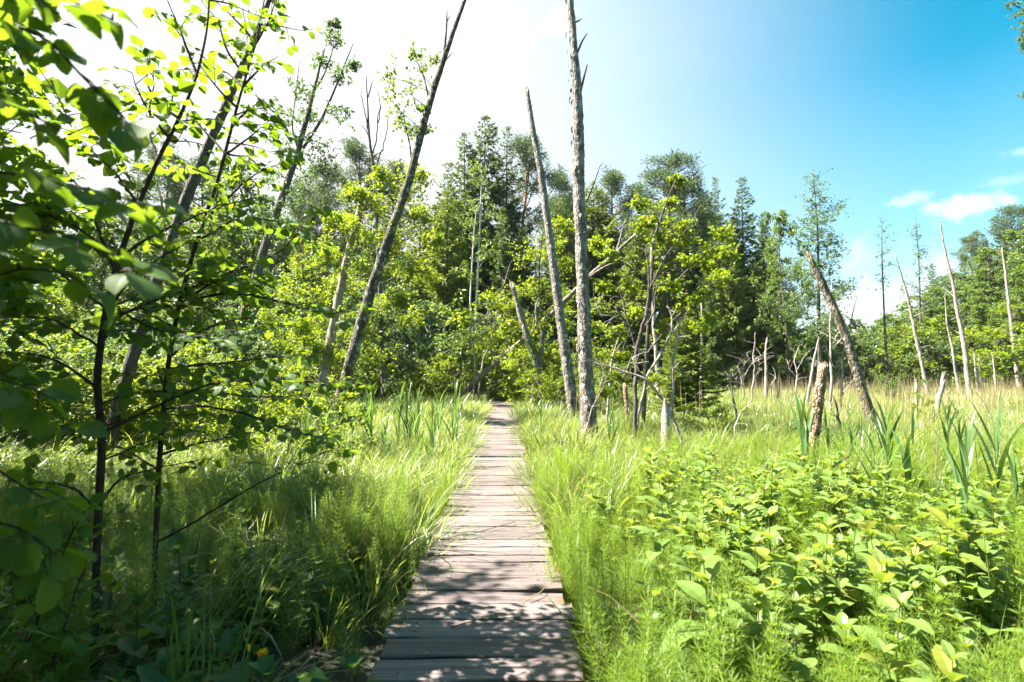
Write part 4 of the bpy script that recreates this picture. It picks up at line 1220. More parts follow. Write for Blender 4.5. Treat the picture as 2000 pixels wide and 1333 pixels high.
# ------------------------------------------------------------------ foreground saplings with full leaves
def leafy(t, pts, r0, r1, twig_every=0.085, twig_len=(0.08, 0.28), size=0.075, start=0.15, dens=1.0, k=5, droop=0.15, prof=OV_ROUND, tipleaves=True):
    """a branch with side twigs and alternate leaves; points are world points"""
    P, r = resample(pts, [r0, r1], 0.05)
    P[1:] = P[1:] + np.cumsum(rng.normal(size=(len(P) - 1, 3)) * 0.003, 0)
    tube(t.wood, P - t.base, r, k)
    L = np.concatenate([[0], np.cumsum(np.linalg.norm(np.diff(P, axis=0), axis=1))])
    T = unit(np.gradient(P, axis=0))
    s = L[-1] * start
    lp, ld = [], []
    sg = 1
    while s < L[-1]:
        i = min(len(P) - 1, int(np.searchsorted(L, s)))
        side = unit(np.cross(T[i], [0, 0, 1.0]) + rng.normal(size=3) * 0.25) * sg
        if np.linalg.norm(side) < 0.3:
            side = rdir(1)[0]
        sg = -sg
        tl = rng.uniform(*twig_len) * (0.55 + 0.45 * (1 - s / L[-1]) + 0.1)
        d = unit(T[i] * rng.uniform(0.4, 0.9) + side * 0.8 + np.array([0, 0, rng.normal() * 0.25]))
        e = P[i] + d * tl - np.array([0, 0, droop * tl])
        m_ = (P[i] + e) / 2 + np.array([0, 0, 0.12 * tl])
        tube(t.wood, np.array([P[i], m_, e]) - t.base, [0.0035, 0.0015], 3, cap=False)
        nl = max(2, int(tl / 0.036 * dens))
        for j in range(nl):
            u = (j + 0.7) / nl
            q = (1 - u) ** 2 * P[i] + 2 * u * (1 - u) * m_ + u * u * e
            ps = unit(np.cross(d, [0, 0, 1.0])) * (1 if j % 2 else -1)
            lp.append(q)
            ld.append(d * rng.uniform(0.25, 0.8) + ps * rng.uniform(0.5, 1.0) + np.array([0, 0, rng.uniform(-0.6, 0.2)]))
        lp.append(e); ld.append(d + np.array([0, 0, -0.3]))
        s += twig_every * rng.uniform(0.6, 1.4)
    if not lp:
        return
    lp = np.array(lp); ld = unit(np.array(ld))
    n = len(lp)
    N = unit(np.array([0, 0, 1.0]) + rng.normal(size=(n, 3)) * 0.5)
    leaves(t.leaf, lp - t.base, ld, N, size * rng.uniform(0.6, 1.25, n), prof, curl=rng.uniform(0.0, 0.6, n), fold=rng.uniform(0.0, 0.45, n), wob=0.035, petiole=0.2, saw=True)


def sapling(name, label, Y, stem, rad, branches, size, Ys=None, mat='alder', bark='sapbark'):
    t = Tree(name, label, 'sapling', bark, mat)
    tr = t.stem(stem, rad, Y, 9, 0.03, 0.06, True, 0.2)
    for b in branches:
        pts, dy0, dy1 = b[0], b[1], b[2]
        kw = b[3] if len(b) > 3 else {}
        ys = np.linspace(Y + dy0, Y + dy1, len(pts))
        P = np.array([W(p[0], p[1], q) for p, q in zip(pts, ys)])
        leafy(t, P, kw.pop('r', 0.009), 0.002, size=size * kw.pop('sz', 1.0), **kw)
    for i in range(11):
        u = rng.uniform(0.30, 0.98)
        q = tr[int(u * (len(tr) - 1))]
        a = rng.uniform(-1.6, 1.2)
        L = rng.uniform(0.30, 0.75) * (1.15 - 0.8 * u)
        d = np.array([math.cos(a), math.sin(a), 0.0]) * L
        leafy(t, np.array([q, q + d * 0.5 + [0, 0, 0.16 * L], q + d + [0, 0, 0.12 * L]]), 0.006, 0.002, size=size)
    return t


t = sapling('alder_sapling', 'dark-stemmed alder sapling leaning right, left one of the two in the foreground', 3.1,
            [(186, 1200), (190, 1040), (200, 860), (188, 745), (203, 625), (232, 505), (268, 405), (308, 312), (350, 232), (385, 150), (405, 60), (412, -60)],
            [0.020, 0.020, 0.020, 0.019, 0.017, 0.015, 0.012, 0.010, 0.008, 0.006, 0.004],
            [([(206, 842), (300, 795), (420, 742), (540, 738), (640, 745)], 0, -0.3, dict(start=0.3)),
             ([(204, 630), (300, 588), (400, 560), (490, 545)], 0, 0.3, {}),
             ([(212, 590), (290, 640), (380, 660), (460, 650)], 0, -0.3, {}),
             ([(230, 505), (150, 440), (60, 400), (-40, 380)], 0, -0.3, {}),
             ([(236, 500), (330, 440), (430, 400), (520, 380)], 0, 0.3, {}),
             ([(200, 680), (110, 620), (30, 600), (-60, 590)], 0, 0.3, {}),
             ([(205, 600), (120, 530), (50, 500), (-30, 490)], 0, 0.4, {}),
             ([(190, 760), (110, 700), (40, 690), (-40, 690)], 0, -0.3, {}),
             ([(200, 860), (150, 830), (90, 830), (30, 850)], 0, -0.2, dict(dens=0.8)),
             ([(308, 312), (290, 250), (300, 180), (310, 110)], 0, 0.2, {}),
             ([(330, 270), (300, 230), (275, 190), (265, 150)], 0, -0.2, {}),
             ([(350, 232), (300, 200), (280, 150), (290, 120)], 0, 0.0, {}),
             ([(270, 400), (210, 330), (180, 300), (150, 280)], 0, 0.3, dict(dens=0.9)),
             ([(385, 150), (360, 80), (330, 20), (310, -30)], 0, 0.1, {}),
             ([(195, 980), (240, 930), (310, 915), (380, 900)], 0, 0.2, dict(dens=0.5)),
             ([(192, 1000), (150, 950), (110, 935), (60, 940)], 0, -0.2, dict(dens=0.4)),
             ([(203, 625), (260, 540), (320, 500), (380, 470)], 0, 0.4, {}),
             ([(225, 530), (190, 440), (170, 390), (120, 330)], 0, 0.2, {})], 0.062)
t.done()
t = sapling('alder_sapling', 'taller alder sapling with dense round leaves, right one of the two in the foreground', 3.5,
            [(299, 1230), (303, 1090), (311, 900), (326, 725), (350, 592), (385, 470), (428, 345), (452, 250), (474, 170), (500, 85), (520, -20)],
            [0.016, 0.016, 0.015, 0.015, 0.013, 0.012, 0.010, 0.008, 0.006, 0.004],
            [([(328, 720), (420, 708), (500, 700), (590, 690)], 0, -0.4, {}),
             ([(318, 800), (400, 790), (500, 815), (580, 845), (650, 860)], 0, -0.5, dict(start=0.35)),
             ([(326, 760), (420, 770), (520, 780), (600, 775)], 0, 0.2, dict(start=0.3)),
             ([(350, 592), (440, 540), (540, 500), (600, 440), (640, 410)], 0, -0.2, {}),
             ([(352, 590), (450, 570), (560, 590), (650, 615), (690, 620)], 0, -0.3, dict(start=0.3)),
             ([(385, 470), (470, 420), (560, 430), (640, 470)], 0, 0.2, {}),
             ([(372, 510), (300, 480), (250, 460)], 0, 0.3, {}),
             ([(330, 700), (400, 640), (480, 620), (560, 640)], 0, 0.3, {}),
             ([(400, 430), (470, 360), (520, 330), (560, 320)], 0, 0.1, {}),
             ([(428, 345), (370, 330), (330, 330)], 0, 0.3, {}),
             ([(440, 300), (490, 270), (510, 250)], 0, -0.2, {}),
             ([(440, 300), (400, 260), (370, 230), (330, 210)], 0, 0.2, {}),
             ([(452, 250), (490, 210), (520, 190)], 0, 0.2, {}),
             ([(462, 210), (420, 170), (390, 120)], 0, -0.2, {}),
             ([(474, 170), (510, 130), (545, 110)], 0, 0.1, {}),
             ([(480, 150), (440, 90), (430, 40), (400, 0)], 0, 0.2, {}),
             ([(500, 85), (520, 40), (540, 0)], 0, 0.0, {}),
             ([(500, 85), (460, 40), (430, 10)], 0, -0.2, {}),
             ([(474, 170), (440, 140), (400, 130), (360, 140)], 0, 0.3, {}),
             ([(440, 300), (470, 310), (495, 305)], 0, 0.2, {}),
             ([(303, 1060), (400, 1010), (500, 952), (630, 890)], 0, -0.6, dict(start=0.75, dens=0.5)),
             ([(312, 890), (400, 860), (470, 850), (540, 830)], 0, 0.1, dict(dens=0.7)),
             ([(310, 920), (250, 880), (200, 870)], 0, 0.2, dict(dens=0.6)),
             ([(340, 640), (280, 610), (230, 600)], 0, 0.3, {})], 0.064)
t.done()

# big soft leaves hanging close to the camera on the left
t = Tree('alder_shrub', 'big blurred alder leaves hanging close by at the upper left', 'shrub', 'sapbark', 'alder')
P0 = np.array([-1.75, 0.95, float(gz(-1.75, 0.95))])
t.base = P0.copy()
Q, r = resample([P0, P0 + [0.05, 0.05, 1.0], P0 + [0.12, 0.1, 2.0], P0 + [0.3, 0.15, 3.0]], [0.02, 0.006], 0.06)
tube(t.wood, Q - t.base, r, 8, 0.03)
near = [([(-260, 400), (-60, 420), (80, 440), (180, 475), (245, 520)], 1.15), ([(-240, 330), (-40, 340), (120, 360), (230, 390), (330, 410)], 1.35), ([(-260, -60), (-60, 10), (90, 60), (190, 170), (240, 215)], 1.35),
        ([(-220, -120), (20, -40), (140, -10), (230, 40)], 1.3), ([(-260, 230), (-80, 200), (30, 190), (110, 250)], 1.3),
        ([(-240, 560), (-60, 540), (60, 500), (130, 520)], 1.2), ([(-260, -150), (-60, -90), (60, -30), (130, 30)], 1.15)]
for pts, Y in near:
    P = np.array([W(p[0], p[1], Y) for p in pts])
    st = Q[int(np.argmin(np.linalg.norm(Q - P[0], axis=1)))]
    leafy(t, np.vstack([st, P]), 0.006, 0.002, twig_every=0.075, twig_len=(0.03, 0.10), size=0.074, start=0.48, dens=0.62)
low = [([(-260, 760), (-80, 740), (40, 745), (120, 790)], 1.5), ([(-260, 900), (-60, 880), (40, 930), (110, 980)], 1.5), ([(-260, 1000), (-60, 1010), (30, 1040), (80, 1090)], 1.45), ([(-260, 830), (-60, 800), (50, 830), (160, 850)], 1.9)]
for pts, Y in low:
    P = np.array([W(p[0], p[1], Y) for p in pts])
    st = Q[int(np.argmin(np.linalg.norm(Q - P[0], axis=1)))]
    leafy(t, np.vstack([st, P]), 0.006, 0.002, twig_every=0.07, twig_len=(0.04, 0.12), size=0.075, start=0.4, dens=0.8)
t.done()

t = Tree('alder_shrub', 'low dark leafy shrub filling the lower left corner under the saplings', 'shrub', 'sapbark', 'alder')
for i in range(9):
    x0, y0 = -2.15 + rng.normal() * 0.28, 2.35 + rng.normal() * 0.3
    b0 = np.array([x0, y0, float(gz(x0, y0)) - 0.05])
    if t.base is None:
        t.base = b0 + [0, 0, 0.05]
        b00 = b0.copy()
    a = rng.uniform(0, 6.28)
    d = np.array([math.cos(a), math.sin(a), 0]) * rng.uniform(0.15, 0.45)
    h = rng.uniform(0.8, 1.35)
    leafy(t, np.array([b00, b0 + d * 0.4 + [0, 0, h * 0.5], b0 + d + [0, 0, h]]), 0.009, 0.003, twig_every=0.07, twig_len=(0.10, 0.3), size=0.062, start=0.25)
t.done()

# the tree out of view on the left that shades the foreground, and the one at the upper right corner
shade = make_broadleaf(10, 3.2, 0.22, 78, 0.15, 'alder', ntw=18, nl=11, brad=0.85)
place(shade, 'alder_tree', 'leafy alder at the left photo edge, its dark crown over the top left corner', 'alder', (-8.3, 6.4, float(gz(-8.3, 6.4))), 0.4, 0.88)
shade2 = make_broadleaf(8, 2.6, 0.2, 60, 0.14, 'alder', ntw=18, nl=11, brad=0.75)
place(shade2, 'alder_tree', 'bushy alder beside the left photo edge behind the foreground saplings', 'alder', (-6.2, 3.3, float(gz(-6.2, 3.3))), 1.4, (0.95, 0.95, 0.90))

place(shade2, 'alder_tree', 'unseen alder added close beside the camera to shade the left foreground', 'alder', (-4.25, 1.8, float(gz(-4.25, 1.8))), 4.4, (0.85, 0.85, 0.68))  # extra tree out of view, added to deepen the shade at lower left

# unseen alders added behind the camera to block skylight and darken the foreground
for x_, y_, a_, lb_ in ((-3.0, -1.6, 0.3, 'unseen alder added behind the camera left of the boardwalk to block skylight'), (-2.2, -4.2, 2.0, 'unseen alder added behind the camera to block skylight, the farther one left of the boardwalk'),
                        (2.6, -4.6, 3.1, 'unseen alder added behind the camera right of the boardwalk to block skylight')):
    place(shade2, 'alder_tree', lb_, 'alder', (x_, y_, float(gz(x_, y_))), a_, 0.95)

t = Tree('alder_tree', 'tall tree at the right photo edge, only leafy twigs showing in the top right corner', 'alder', 'bark', 'dullleaf')
Y = 11.0
tr = t.stem([(2150, 800), (2145, 500), (2120, 200), (2090, -50), (2080, -250)], [0.12, 0.1, 0.06, 0.02], Y, 9, 0.04, 0.2, True)
b1 = t.stem([(2120, 150), (2050, 60), (2000, 20), (1970, 5)], [0.03, 0.006], Y, 5, 0.03, 0.1)
b2 = t.stem([(2130, 260), (2060, 150), (2000, 80)], [0.03, 0.006], Y, 5, 0.03, 0.1)
b3 = t.stem([(2135, 320), (2060, 230), (2000, 200)], [0.03, 0.006], Y, 5, 0.03, 0.1)
t.clusters(np.vstack([tr, b1, b2, b3]), [(1975, 8, 14), (1988, 30, 14), (1995, 55, 16), (1990, 78, 14), (2000, 95, 14), (2020, 20, 30), (2030, 70, 30), (2005, 185, 12), (2030, 190, 26), (2060, 130, 40), (2080, 30, 50), (2090, 220, 40), (2060, -40, 40)],
           Y, 0.05, 9, 8, 0.15, r=0.008)
t.done()

# ------------------------------------------------------------------ low plants
def make_tuft(n=60, L=(0.45, 0.85), wd=(0.005, 0.009), rad=0.10, bend=(0.5, 1.9), mat='sedge', name='tuft'):
    mb = MB()
    a = rng.uniform(0, 6.28, n); rr = rad * np.sqrt(rng.uniform(0, 1, n))
    base = np.stack([rr * np.cos(a), rr * np.sin(a), np.full(n, -0.02)], 1)
    az = a + rng.normal(size=n) * 0.9
    blades(mb, base, az, rng.uniform(*L, n), rng.uniform(*wd, n), rng.uniform(0.03, 0.62, n), rng.uniform(*bend, n), 6, twist=0.5)
    return mb.mesh(name, M[mat])


def make_horsetail(nst=4, H=(0.55, 0.85), rad=0.08):
    mb = MB()
    for s_ in range(nst):
        h = rng.uniform(*H)
        a = rng.uniform(0, 6.28)
        b = np.array([math.cos(a), math.sin(a), 0]) * rad * math.sqrt(rng.uniform())
        ln = np.array([rng.normal() * 0.06, rng.normal() * 0.06, 1.0])
        top = b + ln * h
        tube(mb, np.array([b, (b + top) / 2, top]), [0.0028, 0.0022, 0.0008], 3, cap=False, var=0.2)
        nw = int(h / 0.036)
        for i in range(nw):
            u = 0.20 + 0.78 * i / nw
            c = b + (top - b) * u
            m_ = 9
            az = rng.uniform(0, 6.28) + np.arange(m_) * 6.283 / m_ + rng.normal(size=m_) * 0.15
            Lb = 0.165 * (1 - 0.80 * max(0, (u - 0.35) / 0.65)) * rng.uniform(0.75, 1.15, m_) * (0.6 + 0.4 * min(1, (u - 0.15) / 0.2))
            blades(mb, np.repeat(c[None], m_, 0), az, Lb, np.full(m_, 0.0036), np.full(m_, 1.2) + rng.normal(size=m_) * 0.12, np.full(m_, -0.30) + rng.normal(size=m_) * 0.2, 2, twist=0.3)
    return mb.mesh('horsetail', M['horsetail'])


def make_herb(h=0.6, pairs=6, size=0.13, mat='herb', prof=OV_LANCE, stems=1, arch=0.0):
    st, lf = MB(), MB()
    for s_ in range(stems):
        a0 = rng.uniform(0, 6.28)
        b = np.array([math.cos(a0), math.sin(a0), 0]) * 0.05 * (stems > 1)
        hh = h * rng.uniform(0.75, 1.1)
        top = b + np.array([rng.normal() * 0.08, rng.normal() * 0.08, hh])
        mid = (b + top) / 2 + np.array([rng.normal() * 0.02, rng.normal() * 0.02, 0])
        tube(st, np.array([b - [0, 0, 0.03], mid, top]), [0.0055, 0.0045, 0.002], 5, cap=False)
        P, D, N, S, CU = [], [], [], [], []
        for i in range(pairs):
            u = 0.18 + 0.82 * i / (pairs - 1)
            c = (1 - u) ** 2 * b + 2 * u * (1 - u) * mid + u * u * top
            for q in range(2 if i < pairs - 1 else 4):
                az = a0 + i * math.pi / 2 + q * (math.pi if i < pairs - 1 else math.pi / 2) + rng.normal() * 0.2
                up = 0.15 + arch + 0.9 * u ** 2.5 + rng.normal() * 0.14
                P.append(c)
                D.append([math.cos(az), math.sin(az), up])
                N.append([-math.cos(az) * up, -math.sin(az) * up, 1.0])
                S.append(size * (0.75 + 0.5 * math.sin(math.pi * min(1, u * 0.9))) * (1 if u < 0.9 else 0.6) * rng.uniform(0.8, 1.15))
                CU.append(0.55 + arch * 0.6 - 0.45 * u + rng.normal() * 0.15)
        N = np.array(N) + rng.normal(size=(len(N), 3)) * 0.15
        leaves(lf, np.array(P), np.array(D), N, np.array(S), prof, curl=np.array(CU), fold=0.25, wob=0.04)
    return {'stem': st.mesh('stem', M['stem']), 'foliage': lf.mesh('foliage', M[mat])}


def make_reed(h=1.2, nl=9, blade=0.5, wd=0.036):
    st, lf = MB(), MB()
    top = np.array([rng.normal() * 0.08, rng.normal() * 0.08, h * 0.85])
    tube(st, np.array([[0, 0, -0.05], top * 0.5 + [0.01, 0, 0], top]), [0.005, 0.004, 0.002], 5, cap=False)
    u = np.linspace(0.25, 1.0, nl)
    base = top[None] * u[:, None]
    az = np.where(np.arange(nl) % 2, 0.0, math.pi) + rng.normal(size=nl) * 0.5 + rng.uniform(0, 3)
    blades(lf, base, az, blade * rng.uniform(0.7, 1.15, nl) * (0.75 + 0.35 * np.sin(u * 3)), wd * rng.uniform(0.75, 1.2, nl), 0.55 - 0.4 * u + rng.normal(size=nl) * 0.1, rng.uniform(0.05, 0.9, nl), 8, twist=0.5)
    return {'stem': st.mesh('stem', M['stem']), 'foliage': lf.mesh('foliage', M['reed'])}


def scatter(name, label, cat, meshes, pts, rot, scl, idx):
    """ground cover nobody could count: one object whose points carry instances"""
    pc = bpy.data.collections.new('source_' + name)
    for i, me in enumerate(meshes):
        o = bpy.data.objects.new('%s_source_%02d' % (name, i), me)
        pc.objects.link(o)
    me = bpy.data.meshes.new(name)
    me.vertices.add(len(pts))
    me.vertices.foreach_set('co', np.asarray(pts, np.float32).ravel())
    a = me.attributes.new('rot', 'FLOAT_VECTOR', 'POINT'); a.data.foreach_set('vector', np.asarray(rot, np.float32).ravel())
    a = me.attributes.new('scl', 'FLOAT', 'POINT'); a.data.foreach_set('value', np.asarray(scl, np.float32))
    a = me.attributes.new('idx', 'INT', 'POINT'); a.data.foreach_set('value', np.asarray(idx, np.int32))
    me.update()
    o = link(name, me)
    ng = bpy.data.node_groups.new(name + '_nodes', 'GeometryNodeTree')
    ng.interface.new_socket('Geometry', in_out='INPUT', socket_type='NodeSocketGeometry')
    ng.interface.new_socket('Geometry', in_out='OUTPUT', socket_type='NodeSocketGeometry')
    t = NT(ng)
    gi = t.n('NodeGroupInput'); go = t.n('NodeGroupOutput')
    ci = t.n('GeometryNodeCollectionInfo', {'Collection': pc, 'Separate Children': True, 'Reset Children': True})
    def att(nm, dt, out):
        nd = t.n('GeometryNodeInputNamedAttribute', {'Name': nm}, data_type=dt)
        return [s_ for s_ in nd.outputs if s_.enabled and s_.name == 'Attribute'][0]
    er = t.n('FunctionNodeEulerToRotation', {0: att('rot', 'FLOAT_VECTOR', 0)})
    ip = t.n('GeometryNodeInstanceOnPoints', {'Points': gi.outputs[0], 'Instance': ci.outputs[0], 'Pick Instance': True,
                                              'Instance Index': att('idx', 'INT', 0), 'Rotation': er.outputs[0], 'Scale': att('scl', 'FLOAT', 0)})
    ng.links.new(ip.outputs[0], go.inputs[0])
    md = o.modifiers.new('scatter', 'NODES')
    md.node_group = ng
    return tag(o, label, cat, kind='stuff')


def field(y0, y1, dens, keep):
    """jittered points over the visible wedge and a margin; dens(Y) per square metre"""
    out = []
    y = y0
    while y < y1:
        d = dens(y)
        dy = 1.0 / math.sqrt(d)
        hw = 1.0 * y + 2.6
        n = rng.poisson(2 * hw * dy * d)
        x = rng.uniform(-hw, hw, n)
        yy = y + rng.uniform(0, dy, n)
        out.append(np.stack([x, yy], 1))
        y += dy
    p = np.concatenate(out)
    k = keep(p[:, 0], p[:, 1])
    return p[rng.uniform(size=len(p)) < k]


def off_path(x, y, m=0.0):
    return (np.abs(x - path_x(y)) > HALF + m) | (y > 30)


def low(x, y, s, ph):
    return 0.5 + 0.5 * np.sin(x * s + ph) * np.cos(y * s * 0.8 + ph * 1.7 + 0.5 * np.sin(x * s * 0.7))


def run(name, label, cat, meshes, p, smin, smax, tilt=0.12, edge=True):
    n = len(p)
    rot = np.stack([rng.normal(size=n) * tilt, rng.normal(size=n) * tilt, rng.uniform(0, 6.28, n)], 1)
    pts = np.stack([p[:, 0], p[:, 1], gz(p[:, 0], p[:, 1])], 1)
    return scatter(name, label, cat, meshes, pts, rot, rng.uniform(smin, smax, n) * (0.82 + 0.36 * low(p[:, 0], p[:, 1], 1.9, 3.0)), rng.integers(0, len(meshes), n))


TUFT = [make_tuft(36, (0.5, 0.95), (0.008, 0.017), 0.13, (0.7, 2.4)) for _ in range(3)] + [make_tuft(36, (0.5, 0.95), (0.008, 0.016), 0.13, (0.7, 2.4), 'sedge_yellow') for _ in range(3)] \
    + [make_tuft(38, (0.4, 0.75), (0.005, 0.009), 0.12, (0.3, 1.3), 'sedge_yellow') for _ in range(2)]
WIDE = [make_tuft(100, (0.55, 0.95), (0.014, 0.026), 0.38, (0.7, 2.3), 'sedge' if i % 2 else 'sedge_yellow', 'wide_tuft') for i in range(6)]
HORSE = [make_horsetail(3, (0.5, 0.8)) for _ in range(6)]
LOWH = [make_herb(0.42, 5, 0.085, 'herb', OV_EGG, 2)['foliage'] for _ in range(3)]


def k_sedge(x, y):
    side = x - path_x(y)
    k = off_path(x, y, -0.02) * np.clip(0.35 + 1.1 * low(x, y, 2.3, 0.7), 0, 1)
    right = np.clip(0.10 + smooth(5.0, 9.0, y) + 0.7 * np.exp(-np.abs(side - 0.75) / 0.25) * smooth(3.5, 6, y), 0, 1)
    left = np.clip(0.15 + smooth(4.5, 7.5, y), 0, 1) * np.where(side < -2.6, 0.55, 1.0)
    return k * np.where(side > 0, right, left)


p = field(2.0, 15, lambda y: 30 if y < 8 else 26, k_sedge)
run('sedge_grass', 'arching sedge grass thick on both sides of the boardwalk', 'grass', TUFT, p, 0.8, 1.2)
p = field(15, 46, lambda y: 7.0 if y < 28 else 4.0, lambda x, y: off_path(x, y, 0.3) * 1.0)
run('meadow_grass', 'sunlit meadow grass reaching to the forest foot', 'grass', WIDE, p, 0.75, 1.1)


def k_horse(x, y):
    side = x - path_x(y)
    k = off_path(x, y, 0.0) * 1.0
    r = np.exp(-np.maximum(0, side - 1.0) / 1.6) * (1 - smooth(6.5, 10, y)) * 1.0 + 0.55 * low(x, y, 1.1, 0.4) * (1 - smooth(8, 11, y)) + 0.5 * smooth(3.2, 4.2, side)
    r = r * (1 - 0.75 * smooth(1.3, 1.8, side) * (1 - smooth(3.2, 4.0, side)) * smooth(2.3, 2.7, y) * (1 - smooth(5.5, 7, y)) * low(x, y, 2.0, 0.9))
    l = (1 - smooth(6.0, 8.5, y)) * np.where((side < -0.75) & (y < 4.0), 0.34, 0.75)
    pool = np.exp(-((x + 1.05) ** 2 / 0.25 + (y - 2.5) ** 2 / 0.8))
    return k * np.clip(np.where(side > 0, r, l), 0, 1) * (1 - pool)


p = field(1.2, 10.5, lambda y: 30, k_horse)
run('horsetails', 'feathery green horsetails crowding the foreground beside the boardwalk', 'horsetail', HORSE, p, 0.75, 1.15, 0.08)


def k_low(x, y):
    side = x - path_x(y)
    k = off_path(x, y, 0.08) * 1.0
    r = smooth(0.9, 2.0, side) * np.clip(low(x, y, 1.0, 2.1) * 1.3 - 0.2, 0, 1) * (1 - smooth(9, 12, y))
    l = 0.45 * (side < -1.0) * (1 - smooth(8, 14, y)) + 1.0 * (side < -1.8) * smooth(5, 7, y) * (1 - smooth(12, 16, y))
    return k * np.where(side > 0, r, l)


p = field(1.6, 14, lambda y: 22, k_low)
run('low_herbs', 'small leafy herbs carpeting the ground between the taller plants', 'ground cover', LOWH, p, 0.8, 1.3, 0.15)

# tan dead stalks standing in the far right meadow
STALK = []
for _ in range(3):
    mb = MB()
    n = 9
    a = rng.uniform(0, 6.28, n); rr = 0.5 * np.sqrt(rng.uniform(0, 1, n))
    blades(mb, np.stack([rr * np.cos(a), rr * np.sin(a), 0 * a], 1), a, rng.uniform(0.8, 1.5, n), rng.uniform(0.008, 0.014, n), rng.uniform(0, 0.12, n), rng.uniform(0, 0.25, n), 3, twist=2)
    STALK.append(mb.mesh('stalks', M['dry']))
p = field(5, 40, lambda y: 1.6, lambda x, y: (x > 0.42 * y) * smooth(9, 20, y) * 1.0 + 0.16 * (x > 1.2) * (y < 30))
run('dry_stalks', 'pale dry reed stalks standing in the right meadow', 'dry stalks', STALK, p, 0.8, 1.25, 0.1)

# single plants
HERB = [make_herb(rng.uniform(0.55, 0.75), 6 + i % 3, rng.uniform(0.11, 0.15), prof=OV_HERB, stems=1 + i % 2, arch=0.55) for i in range(8)]
hp = field(2.0, 8.5, lambda y: 10.0, lambda x, y: off_path(x, y, 0.35) * smooth(0.9, 1.7, x - path_x(y)) * np.clip(low(x, y, 1.25, 1.2) * 2.0 - 0.45, 0.03, 1) * (x < 0.95 * y + 0.3))
HC = [(1.15, 2.75, 8, 0.18), (1.55, 3.2, 6, 0.2), (2.15, 3.3, 10, 0.25), (2.85, 3.8, 11, 0.3), (1.75, 4.3, 9, 0.28), (3.4, 4.6, 10, 0.35), (2.5, 5.3, 11, 0.38), (1.3, 5.2, 5, 0.25), (3.6, 5.8, 10, 0.45), (2.2, 6.6, 12, 0.5)]
hp = np.concatenate([rng.normal(size=(n_, 2)) * sd_ + [cx_, cy_] for cx_, cy_, n_, sd_ in HC] + [hp[np.argsort(hp[:, 1])][:80]])
hp = hp[off_path(hp[:, 0], hp[:, 1], 0.3)]
named_herbs = {}
for i, (x, y_) in enumerate(hp):
    place(HERB[i % 8], 'leafy_herb', 'leafy green herb with long paired leaves crowding the right foreground', 'herb', (x, y_, float(gz(x, y_))), rng.uniform(0, 6.28), rng.uniform(0.8, 1.3),
          'leafy herbs in the right foreground')
for (px_, py_, Y, lb) in [(1215, 1010, 4.9, 'lone bright herb among horsetails near the right boardwalk edge'),
                          (1410, 1180, 2.55, 'large pale herb with drooping leaves at the lower right, nearest the boardwalk'),
                          (1700, 1060, 3.1, 'tall pale herb with broad drooping leaf at the middle of the right foreground'),
                          (1880, 1180, 2.6, 'shaded leafy herb at the lower right photo edge')]:
    c = W(px_, py_, Y)
    g = float(gz(c[0], Y))
    place(HERB[rng.integers(6)], 'leafy_herb', lb, 'herb', (c[0], Y, g), rng.uniform(0, 6.28), min(1.25, max(0.9, (c[2] - g) / 0.72)), None)

REED = [make_reed(1.15, 8, 0.5), make_reed(1.3, 9, 0.6), make_reed(1.0, 7, 0.42)]
rp = []
for (px_, Y, n, sd) in ((770, 10.5, 12, 0.55), (830, 9.0, 7, 0.45), (710, 11.5, 9, 0.7), (880, 11.5, 5, 0.35), (560, 9.5, 4, 0.6)):
    x0 = W(px_, 725, Y)[0]
    for _ in range(n):
        rp.append((x0 + rng.normal() * sd, Y + rng.normal() * sd, 'broad-bladed reed standing in the sedge left of the boardwalk', 'reeds left of the boardwalk'))
for (px_, Y, n, sd) in ((1700, 6.4, 4, 0.7), (1850, 5.6, 4, 0.6), (1560, 7.5, 3, 0.6), (1950, 5.0, 3, 0.4), (1880, 8.0, 4, 0.8), (1180, 10.0, 3, 0.5), (1640, 9.0, 3, 0.8)):
    x0 = W(px_, 725, Y)[0]
    for _ in range(n):
        rp.append((x0 + rng.normal() * sd, Y + rng.normal() * sd, 'blue-green reed with long slanting blades in the right meadow', 'reeds in the right meadow'))
for i, (x, y_, lb, gr) in enumerate(rp):
    if off_path(x, y_, 0.12):
        place(REED[i % 3], 'reed', lb, 'reed', (x, y_, float(gz(x, y_))), rng.uniform(0, 6.28), rng.uniform(0.85, 1.15), gr)

# shaded plants at the lower left
NETTLE = [make_herb(0.55, 6, 0.12, 'nettle', OV_EGG, 2) for _ in range(3)]
for i in range(34):
    x, y_ = rng.uniform(-3.0, -1.1), rng.uniform(1.5, 4.2)
    place(NETTLE[i % 3], 'nettle', 'dark nettle with pointed leaves in the shade of the left foreground', 'nettle', (x, y_, float(gz(x, y_))), rng.uniform(0, 6.28), rng.uniform(0.75, 1.2), 'nettles in the left foreground')

mb = MB()
n = 16
blades(mb, np.stack([rng.normal(size=n) * 0.04, rng.normal(size=n) * 0.04, np.full(n, -0.03)], 1), rng.uniform(-1.6, 1.6, n), rng.uniform(0.7, 1.15, n), rng.uniform(0.014, 0.022, n), rng.uniform(0.02, 0.3, n), rng.uniform(0.4, 1.5, n), 9)
c = W(345, 1150, 2.7)
tag(link('sedge_clump', mb.mesh('sedge_clump', M['reed'])), 'clump of broad arching sedge blades in the dark left foreground', 'sedge').location = (c[0], 2.7, float(gz(c[0], 2.7)))


